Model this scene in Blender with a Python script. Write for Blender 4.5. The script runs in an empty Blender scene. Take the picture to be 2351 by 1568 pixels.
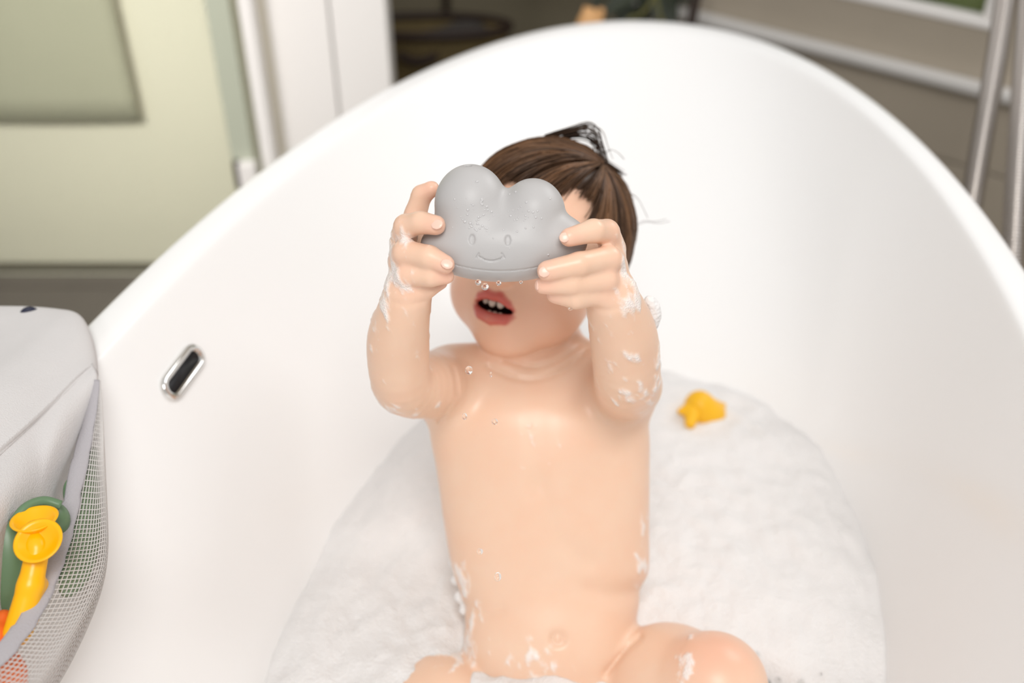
import bpy, math, random
import numpy as np
from mathutils import Vector, Matrix, noise as mnoise

SC = bpy.context.scene
COL = SC.collection
random.seed(7); RNG = np.random.default_rng(7)

# ------------------------------------------------------------------ camera, world, lights, exposure
CAM_Z, PITCH, FPX = 1.05, math.radians(35.0), 2286.0
CAMP = np.array([0.0, 0.0, CAM_Z])
VR = np.array([1.0, 0.0, 0.0])
VU = np.array([0.0, math.sin(PITCH), math.cos(PITCH)])
VF = np.array([0.0, math.cos(PITCH), -math.sin(PITCH)])
cd = bpy.data.cameras.new('camera'); cam = bpy.data.objects.new('camera', cd); COL.objects.link(cam)
cam.location = CAMP; cam.rotation_euler = (math.pi / 2 - PITCH, 0, 0)
cd.sensor_width = 36.0; cd.lens = 36.0 * FPX / 2351.0; cd.clip_start = 0.02
cd.dof.use_dof = True; cd.dof.focus_distance = 0.655; cd.dof.aperture_fstop = 3.2
SC.camera = cam

world = bpy.data.worlds.new('world'); SC.world = world; world.use_nodes = True
bg = world.node_tree.nodes['Background']; bg.inputs[0].default_value = (1.0, 0.985, 0.97, 1); bg.inputs[1].default_value = 0.50

def area(name, loc, target, sx, sy, power, color=(1, 1, 1), spread=180.0):
    l = bpy.data.lights.new(name, 'AREA'); l.shape = 'RECTANGLE'; l.size = sx; l.size_y = sy; l.energy = power; l.color = color; l.spread = math.radians(spread)
    o = bpy.data.objects.new(name, l); COL.objects.link(o); o.location = loc
    o.rotation_euler = (Vector(target) - Vector(loc)).to_track_quat('-Z', 'Y').to_euler()
    return o
area('ceiling_light', (0.08, -0.42, 2.10), (-0.02, 0.75, 0.4), 0.75, 0.75, 17.5, (1.0, 0.985, 0.96))
area('window_daylight', (1.05, 1.40, 1.45), (-0.15, 0.7, 0.45), 0.7, 0.7, 9.0, (0.97, 0.98, 1.0))
area('background_fill', (-0.95, -0.25, 1.60), (-0.68, 1.80, 0.50), 0.4, 0.25, 2.5, (1.0, 0.97, 0.95), 48.0)  # added fill lamp with no fixture there, brightens shower wall and cupboard
SC.view_settings.view_transform = 'Standard'; SC.view_settings.look = 'None'
SC.view_settings.exposure = 0.28; SC.view_settings.gamma = 1.0; SC.view_settings.use_curve_mapping = False
SC.cycles.use_denoising = True

# ------------------------------------------------------------------ helpers
def P(px, py, d):
    """world point lying at depth d (metres along the lens axis) towards the given photo point"""
    x = (px - 1175.5) / FPX; y = -(py - 784.0) / FPX
    return CAMP + d * (x * VR + y * VU + VF)

def ray(px, py):
    return P(px, py, 1.0) - CAMP

def tag(o, label=None, cat=None, group=None, kind=None):
    if label: o['label'] = label
    if cat: o['category'] = cat
    if group: o['group'] = group
    if kind: o['kind'] = kind
    return o

def empty(name, loc):
    o = bpy.data.objects.new(name, None); COL.objects.link(o); o.location = loc; o.empty_display_size = 0.02
    return o

def obj(name, verts, faces, mat, parent=None, smooth=True):
    me = bpy.data.meshes.new(name)
    me.from_pydata([tuple(map(float, v)) for v in verts], [], [tuple(map(int, f)) for f in faces]); me.update()
    o = bpy.data.objects.new(name, me); COL.objects.link(o)
    if mat: me.materials.append(mat)
    if smooth: me.polygons.foreach_set('use_smooth', [True] * len(me.polygons))
    if parent: attach(o, parent)
    return o

def attach(o, parent):
    o.parent = parent
    o.matrix_parent_inverse = Matrix.Translation(-Vector(parent.location))

def bevel(o, w, seg=2):
    m = o.modifiers.new('bevel', 'BEVEL'); m.width = w; m.segments = seg; m.limit_method = 'ANGLE'
    return o

def box(name, c, h, mat, parent=None, axes=None, bw=0.0):
    A = np.eye(3) if axes is None else np.array(axes)
    v = [np.array(c) + sum(s * hh * a for s, hh, a in zip((sx, sy, sz), h, A)) for sx in (-1, 1) for sy in (-1, 1) for sz in (-1, 1)]
    f = [(0, 1, 3, 2), (4, 6, 7, 5), (0, 4, 5, 1), (2, 3, 7, 6), (0, 2, 6, 4), (1, 5, 7, 3)]
    o = obj(name, v, f, mat, parent, smooth=False)
    if bw: bevel(o, bw)
    return o

def catmull(pts, n):
    p = np.array(pts, float); m = len(p)
    t = np.linspace(0, m - 1, n); out = []
    for q in t:
        i = min(int(q), m - 2); u = q - i
        p0 = p[max(i - 1, 0)] if i > 0 else 2 * p[0] - p[1]
        p1, p2 = p[i], p[i + 1]
        p3 = p[i + 2] if i + 2 < m else 2 * p[-1] - p[-2]
        out.append(0.5 * (2 * p1 + (p2 - p0) * u + (2 * p0 - 5 * p1 + 4 * p2 - p3) * u * u + (3 * p1 - p0 - 3 * p2 + p3) * u ** 3))
    return np.array(out)

def tube_geo(path, radii, sides=10, caps=True):
    path = np.array(path, float); n = len(path)
    radii = np.full(n, radii) if np.isscalar(radii) else np.array(radii)
    T = np.gradient(path, axis=0); T /= np.linalg.norm(T, axis=1)[:, None] + 1e-12
    ref = np.array([0.31, 0.22, 0.92]) if abs(T[0] @ np.array([0.31, 0.22, 0.92])) < 0.9 else np.array([1.0, 0, 0])
    N = np.cross(T[0], ref); N /= np.linalg.norm(N)
    V = []; ang = np.arange(sides) * 2 * math.pi / sides
    for i in range(n):
        N = N - T[i] * (N @ T[i]); N /= np.linalg.norm(N); B = np.cross(T[i], N)
        V.append(path[i] + radii[i] * (np.cos(ang)[:, None] * N + np.sin(ang)[:, None] * B))
    V = np.concatenate(V); F = []
    for i in range(n - 1):
        for j in range(sides):
            k = (j + 1) % sides
            F.append((i * sides + j, i * sides + k, (i + 1) * sides + k, (i + 1) * sides + j))
    if caps:
        F.append(tuple(range(sides - 1, -1, -1))); F.append(tuple(range((n - 1) * sides, n * sides)))
    return V, F

def tube(name, path, radii, mat, parent=None, sides=10):
    V, F = tube_geo(path, radii, sides)
    return obj(name, V, F, mat, parent)

def grid_geo(rows):
    rows = np.array(rows); n, m = rows.shape[:2]
    V = rows.reshape(-1, 3)
    F = [(i * m + j, i * m + j + 1, (i + 1) * m + j + 1, (i + 1) * m + j) for i in range(n - 1) for j in range(m - 1)]
    return V, F

def loft(rows, nr, nc):
    """control rows (lists of points) resampled into a smooth nr x nc grid of points"""
    R_ = [catmull(r, nc) for r in rows]
    return np.array([catmull([r[j] for r in R_], nr) for j in range(nc)]).transpose(1, 0, 2)

def lathe_geo(profile, center, axis=(0, 0, 1), seg=32):
    a = np.array(axis, float); a /= np.linalg.norm(a)
    u = np.cross(a, [0.3, 0.9, 0.1]); u /= np.linalg.norm(u); w = np.cross(a, u)
    V = []; F = []; n = len(profile)
    for r, z in profile:
        for k in range(seg):
            t = 2 * math.pi * k / seg
            V.append(np.array(center) + a * z + r * (u * math.cos(t) + w * math.sin(t)))
    for i in range(n - 1):
        for k in range(seg):
            q = (k + 1) % seg
            F.append((i * seg + k, i * seg + q, (i + 1) * seg + q, (i + 1) * seg + k))
    return V, F

# ---- signed distance fields meshed by surface nets
def smin(a, b, k):
    if k <= 0: return np.minimum(a, b)
    h = np.maximum(k - np.abs(a - b), 0) / k
    return np.minimum(a, b) - h * h * k * 0.25

class Ell:
    def __init__(s, c, r, A=None):
        s.c = np.array(c); s.r = np.array(r); s.A = np.eye(3) if A is None else np.array(A)
        e = np.abs(s.A.T) @ s.r; s.lo, s.hi = s.c - e, s.c + e
    def __call__(s, X, Y, Z):
        x, y, z = X - s.c[0], Y - s.c[1], Z - s.c[2]
        q = [(x * a[0] + y * a[1] + z * a[2]) / r for a, r in zip(s.A, s.r)]
        k0 = np.sqrt(q[0] ** 2 + q[1] ** 2 + q[2] ** 2) + 1e-6
        k1 = np.sqrt((q[0] / s.r[0]) ** 2 + (q[1] / s.r[1]) ** 2 + (q[2] / s.r[2]) ** 2) + 1e-6
        return k0 * (k0 - 1) / k1

class Cone:
    def __init__(s, a, b, ra, rb):
        s.a, s.b, s.ra, s.rb = np.array(a), np.array(b), ra, rb
        s.lo = np.minimum(s.a - ra, s.b - rb); s.hi = np.maximum(s.a + ra, s.b + rb)
    def __call__(s, X, Y, Z):
        d = s.b - s.a; L2 = d @ d
        x, y, z = X - s.a[0], Y - s.a[1], Z - s.a[2]
        t = np.clip((x * d[0] + y * d[1] + z * d[2]) / L2, 0, 1)
        return np.sqrt((x - t * d[0]) ** 2 + (y - t * d[1]) ** 2 + (z - t * d[2]) ** 2) - (s.ra + (s.rb - s.ra) * t)

class Chain:
    """a finger or limb: points with radii"""
    def __init__(s, pts, k=0.002):
        s.p = [Cone(a[0], b[0], a[1], b[1]) for a, b in zip(pts[:-1], pts[1:])]; s.k = k
        s.lo = np.min([q.lo for q in s.p], axis=0); s.hi = np.max([q.hi for q in s.p], axis=0)
    def __call__(s, X, Y, Z):
        f = s.p[0](X, Y, Z)
        for q in s.p[1:]: f = smin(f, q(X, Y, Z), s.k)
        return f

class Union:
    def __init__(s, prims):          # (prim, k)
        s.p = prims
        s.lo = np.min([q.lo for q, k in prims], axis=0); s.hi = np.max([q.hi for q, k in prims], axis=0)
    def __call__(s, X, Y, Z):
        f = None
        for q, k in s.p:
            d = q(X, Y, Z); f = d if f is None else smin(f, d, k)
        return f

class Trunk:
    """cross-sections stacked along the viewing frame's up axis: rows of (py, pxL, pxR, depth, half thickness)"""
    def __init__(s, rows, n=2.15):
        st = []
        for py, l, r, d, hd in rows:
            b = -(py - 784.0) / FPX * d
            st.append((b, ((l + r) / 2 - 1175.5) / FPX * d, (r - l) / 2 / FPX * d, d, hd))
        st = catmull(sorted(st), 160); s.st = st; s.n = n
        w = [CAMP + q[1] * VR + q[0] * VU + q[3] * VF for q in st]; m = st[:, 2:3].max() + 0.02
        s.lo = np.min(w, axis=0) - m; s.hi = np.max(w, axis=0) + m
    def __call__(s, X, Y, Z):
        x, y, z = X - CAMP[0], Y - CAMP[1], Z - CAMP[2]
        b = x * VU[0] + y * VU[1] + z * VU[2]; d = x * VF[0] + y * VF[1] + z * VF[2]; a = x + 0 * b
        g = [np.interp(b, s.st[:, 0], s.st[:, i]).astype(np.float32) for i in range(1, 5)]
        q = (np.abs((a - g[0]) / g[1]) ** s.n + np.abs((d - g[2]) / g[3]) ** s.n) ** (1 / s.n)
        f = (q - 1) * np.minimum(g[1], g[3])
        e = np.maximum(b - s.st[-1, 0], s.st[0, 0] - b)
        return -smin(-f, -e, 0.02)

class Field:
    def __init__(s, lo, hi, h):
        s.lo = np.array(lo); s.h = h; s.n = np.ceil((np.array(hi) - s.lo) / h).astype(int) + 1
        s.F = np.full(s.n, 1.0, np.float32)
    def _sl(s, q, pad):
        a = np.clip(np.floor((q.lo - pad - s.lo) / s.h).astype(int), 0, s.n)
        b = np.clip(np.ceil((q.hi + pad - s.lo) / s.h).astype(int) + 1, 0, s.n)
        g = [(s.lo[i] + s.h * np.arange(a[i], b[i])).astype(np.float32) for i in range(3)]
        return tuple(slice(a[i], b[i]) for i in range(3)), g[0][:, None, None], g[1][None, :, None], g[2][None, None, :]
    def add(s, q, k=0.0, pad=0.02):
        sl, X, Y, Z = s._sl(q, pad); s.F[sl] = smin(s.F[sl], q(X, Y, Z).astype(np.float32), k)
    def cut(s, q, k=0.0, pad=0.01):
        sl, X, Y, Z = s._sl(q, pad); s.F[sl] = -smin(-s.F[sl], q(X, Y, Z).astype(np.float32), k)
    def mesh(s):
        F = s.F; S = F < 0; n = s.n
        C = np.zeros(n - 1, np.int8)
        for dx in (0, 1):
            for dy in (0, 1):
                for dz in (0, 1):
                    C += S[dx:n[0] - 1 + dx, dy:n[1] - 1 + dy, dz:n[2] - 1 + dz]
        idx = np.argwhere((C > 0) & (C < 8)); ids = np.full(n - 1, -1, np.int32)
        ids[tuple(idx.T)] = np.arange(len(idx))
        cor = [(a, b, c) for a in (0, 1) for b in (0, 1) for c in (0, 1)]
        val = {c: F[idx[:, 0] + c[0], idx[:, 1] + c[1], idx[:, 2] + c[2]] for c in cor}
        acc = np.zeros((len(idx), 3)); cnt = np.zeros(len(idx))
        for c in cor:
            for ax in range(3):
                if c[ax]: continue
                e = list(c); e[ax] = 1; e = tuple(e)
                va, vb = val[c], val[e]; m = (va < 0) != (vb < 0)
                t = np.where(m, va / np.where(m, va - vb, 1), 0)
                p = np.tile(np.array(c, float), (len(idx), 1)); p[:, ax] += t
                acc[m] += p[m]; cnt[m] += 1
        V = s.lo + s.h * (idx + acc / cnt[:, None])
        Q = []
        for ax in range(3):
            a1, a2 = (ax + 1) % 3, (ax + 2) % 3
            sl0 = [slice(1, n[i] - 1) for i in range(3)]; sl1 = list(sl0)
            sl0[ax] = slice(0, n[ax] - 1); sl1[ax] = slice(1, n[ax])
            s0, s1 = S[tuple(sl0)], S[tuple(sl1)]
            for flip in (False, True):
                e = np.argwhere((s0 & ~s1) if not flip else (~s0 & s1))
                if not len(e): continue
                off = np.ones(3, int); off[ax] = 0; e = e + off
                def cid(u, v):
                    q = e.copy(); q[:, a1] -= u; q[:, a2] -= v
                    return ids[q[:, 0], q[:, 1], q[:, 2]]
                quad = np.stack([cid(1, 1), cid(0, 1), cid(0, 0), cid(1, 0)], 1)
                Q.append(quad[:, ::-1] if flip else quad)
        return V, np.concatenate(Q)

def fast_obj(name, V, Q, mat, parent=None):
    me = bpy.data.meshes.new(name); nv, nf = len(V), len(Q)
    me.vertices.add(nv); me.vertices.foreach_set('co', np.asarray(V, np.float32).ravel())
    k = Q.shape[1]
    me.loops.add(nf * k); me.loops.foreach_set('vertex_index', np.asarray(Q, np.int32).ravel())
    me.polygons.add(nf); me.polygons.foreach_set('loop_start', np.arange(0, nf * k, k, dtype=np.int32))
    me.polygons.foreach_set('use_smooth', np.ones(nf, bool)); me.update(calc_edges=True); me.validate()
    o = bpy.data.objects.new(name, me); COL.objects.link(o); me.materials.append(mat)
    if parent: attach(o, parent)
    return o

def field_obj(name, prims, h, mat, parent=None, pad=0.012, lo=None, hi=None):
    L = np.min([q.lo for q, k in prims], axis=0) - 3 * h if lo is None else lo
    H = np.max([q.hi for q, k in prims], axis=0) + 3 * h if hi is None else hi
    f = Field(L, H, h)
    for q, k in prims: f.add(q, k, pad)
    V, Q = f.mesh()
    return fast_obj(name, V, Q, mat, parent)

def laplace(V, Q, it=1, lam=0.5):
    k = Q.shape[1]
    for _ in range(it):
        A = np.zeros_like(V); c = np.zeros(len(V))
        for i in range(k):
            a, b = Q[:, i], Q[:, (i + 1) % k]
            for j in range(3):
                A[:, j] += np.bincount(a, V[b, j], len(V)) + np.bincount(b, V[a, j], len(V))
            c += np.bincount(a, minlength=len(V)) + np.bincount(b, minlength=len(V))
        V = V + lam * (A / np.maximum(c, 1)[:, None] - V)
    return V

# ------------------------------------------------------------------ materials
def mat(name, color, rough=0.5, metal=0.0, bump=0.0, bscale=60.0, var=0.0, vscale=8.0, spec=0.5, trans=0.0, ior=1.45, coat=0.0, sss=0.0):
    m = bpy.data.materials.new(name); m.use_nodes = True; nt = m.node_tree; b = nt.nodes['Principled BSDF']
    b.inputs['Base Color'].default_value = (*color, 1); b.inputs['Roughness'].default_value = rough
    b.inputs['Metallic'].default_value = metal; b.inputs['Specular IOR Level'].default_value = spec
    b.inputs['Transmission Weight'].default_value = trans; b.inputs['IOR'].default_value = ior
    b.inputs['Coat Weight'].default_value = coat
    if sss:
        b.inputs['Subsurface Weight'].default_value = sss; b.inputs['Subsurface Radius'].default_value = (1.0, 0.4, 0.2)
        b.inputs['Subsurface Scale'].default_value = 0.006
    tc = nt.nodes.new('ShaderNodeTexCoord')
    if var:
        n = nt.nodes.new('ShaderNodeTexNoise'); n.inputs['Scale'].default_value = vscale; n.inputs['Detail'].default_value = 4
        mx = nt.nodes.new('ShaderNodeMix'); mx.data_type = 'RGBA'
        mx.inputs['A'].default_value = (*[c * (1 - var) for c in color], 1); mx.inputs['B'].default_value = (*[min(c * (1 + var), 1) for c in color], 1)
        nt.links.new(tc.outputs['Object'], n.inputs['Vector']); nt.links.new(n.outputs['Fac'], mx.inputs['Factor'])
        nt.links.new(mx.outputs['Result'], b.inputs['Base Color'])
    if bump:
        n = nt.nodes.new('ShaderNodeTexNoise'); n.inputs['Scale'].default_value = bscale; n.inputs['Detail'].default_value = 3
        bp = nt.nodes.new('ShaderNodeBump'); bp.inputs['Strength'].default_value = bump; bp.inputs['Distance'].default_value = 0.002
        nt.links.new(tc.outputs['Object'], n.inputs['Vector']); nt.links.new(n.outputs['Fac'], bp.inputs['Height'])
        nt.links.new(bp.outputs['Normal'], b.inputs['Normal'])
    return m

M_TUB = mat('tub_enamel', (0.89, 0.885, 0.88), 0.20, var=0.01, vscale=2, spec=0.35)
M_CHROME = mat('chrome', (0.75, 0.74, 0.72), 0.12, 1.0)
M_HOSE = mat('hose_steel', (0.62, 0.58, 0.55), 0.28, 1.0)
M_BLACK = mat('slot_shade_black', (0.006, 0.006, 0.008), 0.5)
M_CLOUD = mat('cloud_silicone', (0.47, 0.458, 0.455), 0.42, bump=0.03, bscale=900, spec=0.4)
M_FABRIC = mat('grey_fabric', (0.62, 0.60, 0.595), 0.95, bump=0.35, bscale=900, var=0.04, vscale=30)
M_BIND = mat('binding_tape', (0.42, 0.40, 0.42), 0.9, bump=0.3, bscale=700)
M_NET = mat('netting', (0.58, 0.55, 0.53), 0.8)
M_NAVY = mat('navy_tab', (0.006, 0.008, 0.03), 0.5)
M_GREEN = mat('sage_silicone', (0.13, 0.22, 0.12), 0.35, var=0.08, vscale=25)
M_YELLOW = mat('yellow_plastic', (0.95, 0.47, 0.0), 0.3, var=0.05, vscale=20)
M_ORANGE = mat('orange_plastic', (0.85, 0.16, 0.02), 0.35, var=0.05, vscale=20)
M_DUCK = mat('duck_rubber', (0.88, 0.47, 0.01), 0.45, var=0.05, vscale=20)
M_FLOOR = mat('floor_tile', (0.11, 0.094, 0.075), 0.55, var=0.14, vscale=7, bump=0.05, bscale=40)
M_GROUT = mat('grout', (0.13, 0.115, 0.10), 0.8, var=0.05)
M_CREAM = mat('shower_wall', (0.80, 0.74, 0.63), 0.5, var=0.02, vscale=3)
M_WHITE = mat('white_lacquer', (0.80, 0.77, 0.74), 0.35, var=0.01)
M_OLIVE = mat('hall_wall', (0.22, 0.19, 0.13), 0.8, var=0.06, vscale=4)  # dark olive, the hallway's shade is put into this wall colour
M_STONE = mat('window_wall_tile', (0.42, 0.365, 0.29), 0.42, var=0.10, vscale=6, bump=0.04, bscale=30)
M_TRIM = mat('ledge_tile', (0.62, 0.60, 0.575), 0.35, var=0.05)
M_SAGE = mat('towel_sage', (0.46, 0.435, 0.345), 0.95, bump=0.4, bscale=300, var=0.04)
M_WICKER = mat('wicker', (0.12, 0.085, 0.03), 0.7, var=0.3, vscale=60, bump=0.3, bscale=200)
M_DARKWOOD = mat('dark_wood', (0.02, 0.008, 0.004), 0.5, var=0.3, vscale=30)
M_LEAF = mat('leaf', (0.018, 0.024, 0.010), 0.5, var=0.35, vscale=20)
M_STEM = mat('stem', (0.10, 0.09, 0.02), 0.6, var=0.2, vscale=20)
M_PEACH = mat('peach_ornament', (0.72, 0.40, 0.17), 0.6, var=0.12, vscale=20)
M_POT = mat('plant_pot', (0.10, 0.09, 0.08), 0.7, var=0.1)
M_HEDGE = mat('hedge', (0.26, 0.32, 0.13), 0.8, var=0.55, vscale=7)
M_TOOTH = mat('tooth', (0.80, 0.72, 0.62), 0.3)
M_EYE = mat('eye_white', (0.85, 0.84, 0.82), 0.15)
M_IRIS = mat('iris', (0.06, 0.03, 0.015), 0.15)
M_NAIL = mat('nail', (0.86, 0.57, 0.46), 0.25)

def water_mat():
    m = mat('clear_water', (1, 1, 1), 0.0, trans=1.0, ior=1.33)
    return m
M_WATER = water_mat()
M_BATHWATER = mat('bath_water', (0.75, 0.83, 0.88), 0.03, trans=0.6, ior=1.33, var=0.02)
def pane_mat(name, col):
    m = bpy.data.materials.new(name); m.use_nodes = True; nt = m.node_tree; nt.nodes.remove(nt.nodes['Principled BSDF'])
    t = nt.nodes.new('ShaderNodeBsdfTransparent'); t.inputs[0].default_value = (*col, 1)
    g = nt.nodes.new('ShaderNodeBsdfGlossy'); g.inputs['Roughness'].default_value = 0.03
    f = nt.nodes.new('ShaderNodeFresnel'); f.inputs[0].default_value = 1.3
    mx = nt.nodes.new('ShaderNodeMixShader'); nt.links.new(f.outputs[0], mx.inputs[0]); nt.links.new(t.outputs[0], mx.inputs[1]); nt.links.new(g.outputs[0], mx.inputs[2])
    nt.links.new(mx.outputs[0], nt.nodes['Material Output'].inputs['Surface']); return m
M_GLASS = pane_mat('tinted_glass', (0.965, 0.98, 0.955))
M_PANE = pane_mat('window_glass', (0.98, 0.99, 0.98))
M_BEAD = mat('wet_bead', (0.52, 0.51, 0.51), 0.04, spec=0.8)

def foam_mat(name, col):
    m = mat(name, col, 0.75, spec=0.3); nt = m.node_tree; b = nt.nodes['Principled BSDF']
    tc = nt.nodes.new('ShaderNodeTexCoord')
    v = nt.nodes.new('ShaderNodeTexVoronoi'); v.inputs['Scale'].default_value = 420
    n = nt.nodes.new('ShaderNodeTexNoise'); n.inputs['Scale'].default_value = 70; n.inputs['Detail'].default_value = 5
    ad = nt.nodes.new('ShaderNodeMath'); ad.operation = 'MULTIPLY_ADD'; ad.inputs[1].default_value = 0.4
    bp = nt.nodes.new('ShaderNodeBump'); bp.inputs['Strength'].default_value = 0.6; bp.inputs['Distance'].default_value = 0.004
    nt.links.new(tc.outputs['Object'], v.inputs['Vector']); nt.links.new(tc.outputs['Object'], n.inputs['Vector'])
    nt.links.new(v.outputs['Distance'], ad.inputs[0]); nt.links.new(n.outputs['Fac'], ad.inputs[2])
    nt.links.new(ad.outputs[0], bp.inputs['Height']); nt.links.new(bp.outputs['Normal'], b.inputs['Normal'])
    b.inputs['Subsurface Weight'].default_value = 0.3; b.inputs['Subsurface Radius'].default_value = (1, 1, 1); b.inputs['Subsurface Scale'].default_value = 0.008
    return m
M_FOAM = foam_mat('bath_foam', (0.82, 0.80, 0.79))

def skin_mat():
    m = mat('skin', (0.8, 0.5, 0.35), 0.34, sss=0.12, spec=0.45); nt = m.node_tree; b = nt.nodes['Principled BSDF']
    at = nt.nodes.new('ShaderNodeAttribute'); at.attribute_name = 'tint'
    fo = nt.nodes.new('ShaderNodeAttribute'); fo.attribute_name = 'suds'
    tc = nt.nodes.new('ShaderNodeTexCoord')
    n = nt.nodes.new('ShaderNodeTexNoise'); n.inputs['Scale'].default_value = 35; n.inputs['Detail'].default_value = 4
    hs = nt.nodes.new('ShaderNodeMix'); hs.data_type = 'RGBA'; hs.blend_type = 'MULTIPLY'
    cr = nt.nodes.new('ShaderNodeValToRGB'); cr.color_ramp.elements[0].position = 0.3; cr.color_ramp.elements[0].color = (1, 0.95, 0.93, 1); cr.color_ramp.elements[1].position = 0.7
    hs.inputs['Factor'].default_value = 1.0
    nt.links.new(tc.outputs['Object'], n.inputs['Vector']); nt.links.new(n.outputs['Fac'], cr.inputs['Fac'])
    nt.links.new(at.outputs['Color'], hs.inputs['A']); nt.links.new(cr.outputs['Color'], hs.inputs['B'])
    mx = nt.nodes.new('ShaderNodeMix'); mx.data_type = 'RGBA'; mx.inputs['B'].default_value = (0.88, 0.83, 0.80, 1)
    nt.links.new(fo.outputs['Fac'], mx.inputs['Factor']); nt.links.new(hs.outputs['Result'], mx.inputs['A']); nt.links.new(mx.outputs['Result'], b.inputs['Base Color'])
    v = nt.nodes.new('ShaderNodeTexVoronoi'); v.inputs['Scale'].default_value = 700
    mu = nt.nodes.new('ShaderNodeMath'); mu.operation = 'MULTIPLY'
    bp = nt.nodes.new('ShaderNodeBump'); bp.inputs['Strength'].default_value = 0.55; bp.inputs['Distance'].default_value = 0.0012
    nt.links.new(tc.outputs['Object'], v.inputs['Vector']); nt.links.new(v.outputs['Distance'], mu.inputs[0]); nt.links.new(fo.outputs['Fac'], mu.inputs[1])
    nt.links.new(mu.outputs[0], bp.inputs['Height']); nt.links.new(bp.outputs['Normal'], b.inputs['Normal'])
    return m
M_SKIN = skin_mat()

def hair_mat():
    m = mat('brown_hair', (0.05, 0.025, 0.012), 0.45, spec=0.35); nt = m.node_tree; b = nt.nodes['Principled BSDF']
    at = nt.nodes.new('ShaderNodeAttribute'); at.attribute_name = 'shade'
    mx = nt.nodes.new('ShaderNodeMix'); mx.data_type = 'RGBA'
    mx.inputs['A'].default_value = (0.022, 0.011, 0.006, 1); mx.inputs['B'].default_value = (0.25, 0.125, 0.06, 1)
    nt.links.new(at.outputs['Fac'], mx.inputs['Factor']); nt.links.new(mx.outputs['Result'], b.inputs['Base Color'])
    return m
M_HAIR = hair_mat()

# ------------------------------------------------------------------ the room
def slab(name, x0, x1, y0, y1, z0, z1, m):
    return tag(box(name, ((x0 + x1) / 2, (y0 + y1) / 2, (z0 + z1) / 2), ((x1 - x0) / 2, (y1 - y0) / 2, (z1 - z0) / 2), m), kind='structure')

floor = slab('floor', -2.6, 2.4, -1.2, 3.4, -0.06, -0.004, M_GROUT)
tile_me = None
for i in range(7):
    for j in range(5):
        c = (-2.0 + 0.605 * i, -0.6 + 0.605 * j + 0.17, -0.004)
        if tile_me is None:
            t = box('tile', (0, 0, 0), (0.3, 0.3, 0.004), M_FLOOR, bw=0.0015); tile_me = t.data
        else:
            t = bpy.data.objects.new('tile', tile_me); COL.objects.link(t)
        t.parent = floor; t.location = c
# window wall (oblique, on the right)
WD = np.array([-0.724, 0.69, 0.0]); WN = np.array([-0.69, -0.724, 0.0]); WC = 1.786
def W(px, py, off=0.0):
    r = ray(px, py); d = (WC - off - 0.0) / (0.69 * r[0] + 0.724 * r[1]); return CAMP + d * r
W0 = 0.69 * 0 + np.array([0.69 * WC, 0.724 * WC, 0.0])          # foot of the wall plane nearest the camera axis
def wall_s(p): return float((np.array(p) - W0) @ WD)
def wpt(s, off, z): return W0 + WD * s + WN * off + np.array([0, 0, z])
def wbox(name, s0, s1, o0, o1, z0, z1, m, parent=None, bw=0.0):
    return box(name, wpt((s0 + s1) / 2, (o0 + o1) / 2, (z0 + z1) / 2), (abs(s1 - s0) / 2, abs(o1 - o0) / 2, (z1 - z0) / 2), m, parent, axes=[WD, WN, (0, 0, 1)], bw=bw)
zs = float(W(2278, 62)[2]); sr = wall_s(W(2292, 62)); sl = sr + 1.25; zt = zs + 0.85
S_END = wall_s(W(1450, 20)); S_NEAR = -1.6
zled = float(W(1980, 120)[2])
def prism_wall(name, cells, m):
    V = []; F = []
    for (s0, s1, z0, z1) in cells:
        b0 = len(V)
        for s in (s0, s1):
            for o in (0.0, -0.034):
                for z in (z0, z1): V.append(wpt(s, o, z))
        F += [tuple(b0 + q for q in f) for f in ((0, 1, 3, 2), (4, 6, 7, 5), (0, 4, 5, 1), (2, 3, 7, 6), (0, 2, 6, 4), (1, 5, 7, 3))]
    return tag(obj(name, V, F, m, smooth=False), kind='structure')
wall_right = prism_wall('wall_right', [(S_NEAR, S_END, 0, zs), (S_NEAR, S_END, zt, 2.5), (S_NEAR, sr, zs, zt), (sl, S_END, zs, zt)], M_STONE)
# large wall tiles below the ledge
tw, gap = 0.62, 0.004
zrow = [(0.004, zled - 0.155), (zled - 0.151, zled - 0.022)]
for (z0, z1) in zrow:
    s = S_NEAR + 0.02
    while s + tw < S_END:
        wbox('tile', s, s + tw - gap, 0.0, 0.008, z0, z1, M_STONE, wall_right, bw=0.002); s += tw
ledge = tag(wbox('trim_1', S_NEAR, S_END, 0.0, 0.035, zled - 0.016, zled + 0.004, M_TRIM, bw=0.006), kind='structure')
win = empty('window_1', wpt((sl + sr) / 2, -0.05, zs)); tag(win, kind='structure')
wbox('window_sill', sr, sl, -0.033, 0.004, zs - 0.006, zs + 0.006, M_WHITE, win, bw=0.003)
for (a, b, z0, z1) in ((sr, sl, zs + 0.006, zs + 0.010), (sr, sl, zt - 0.04, zt), (sr, sr + 0.035, zs + 0.010, zt - 0.04), (sl - 0.035, sl, zs + 0.010, zt - 0.04)):
    wbox('window_frame', a, b, -0.032, -0.012, z0, z1, M_WHITE, win, bw=0.003)
wbox('pane', sr + 0.035, sl - 0.035, -0.025, -0.020, zs + 0.010, zt - 0.04, M_PANE, win)
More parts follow.
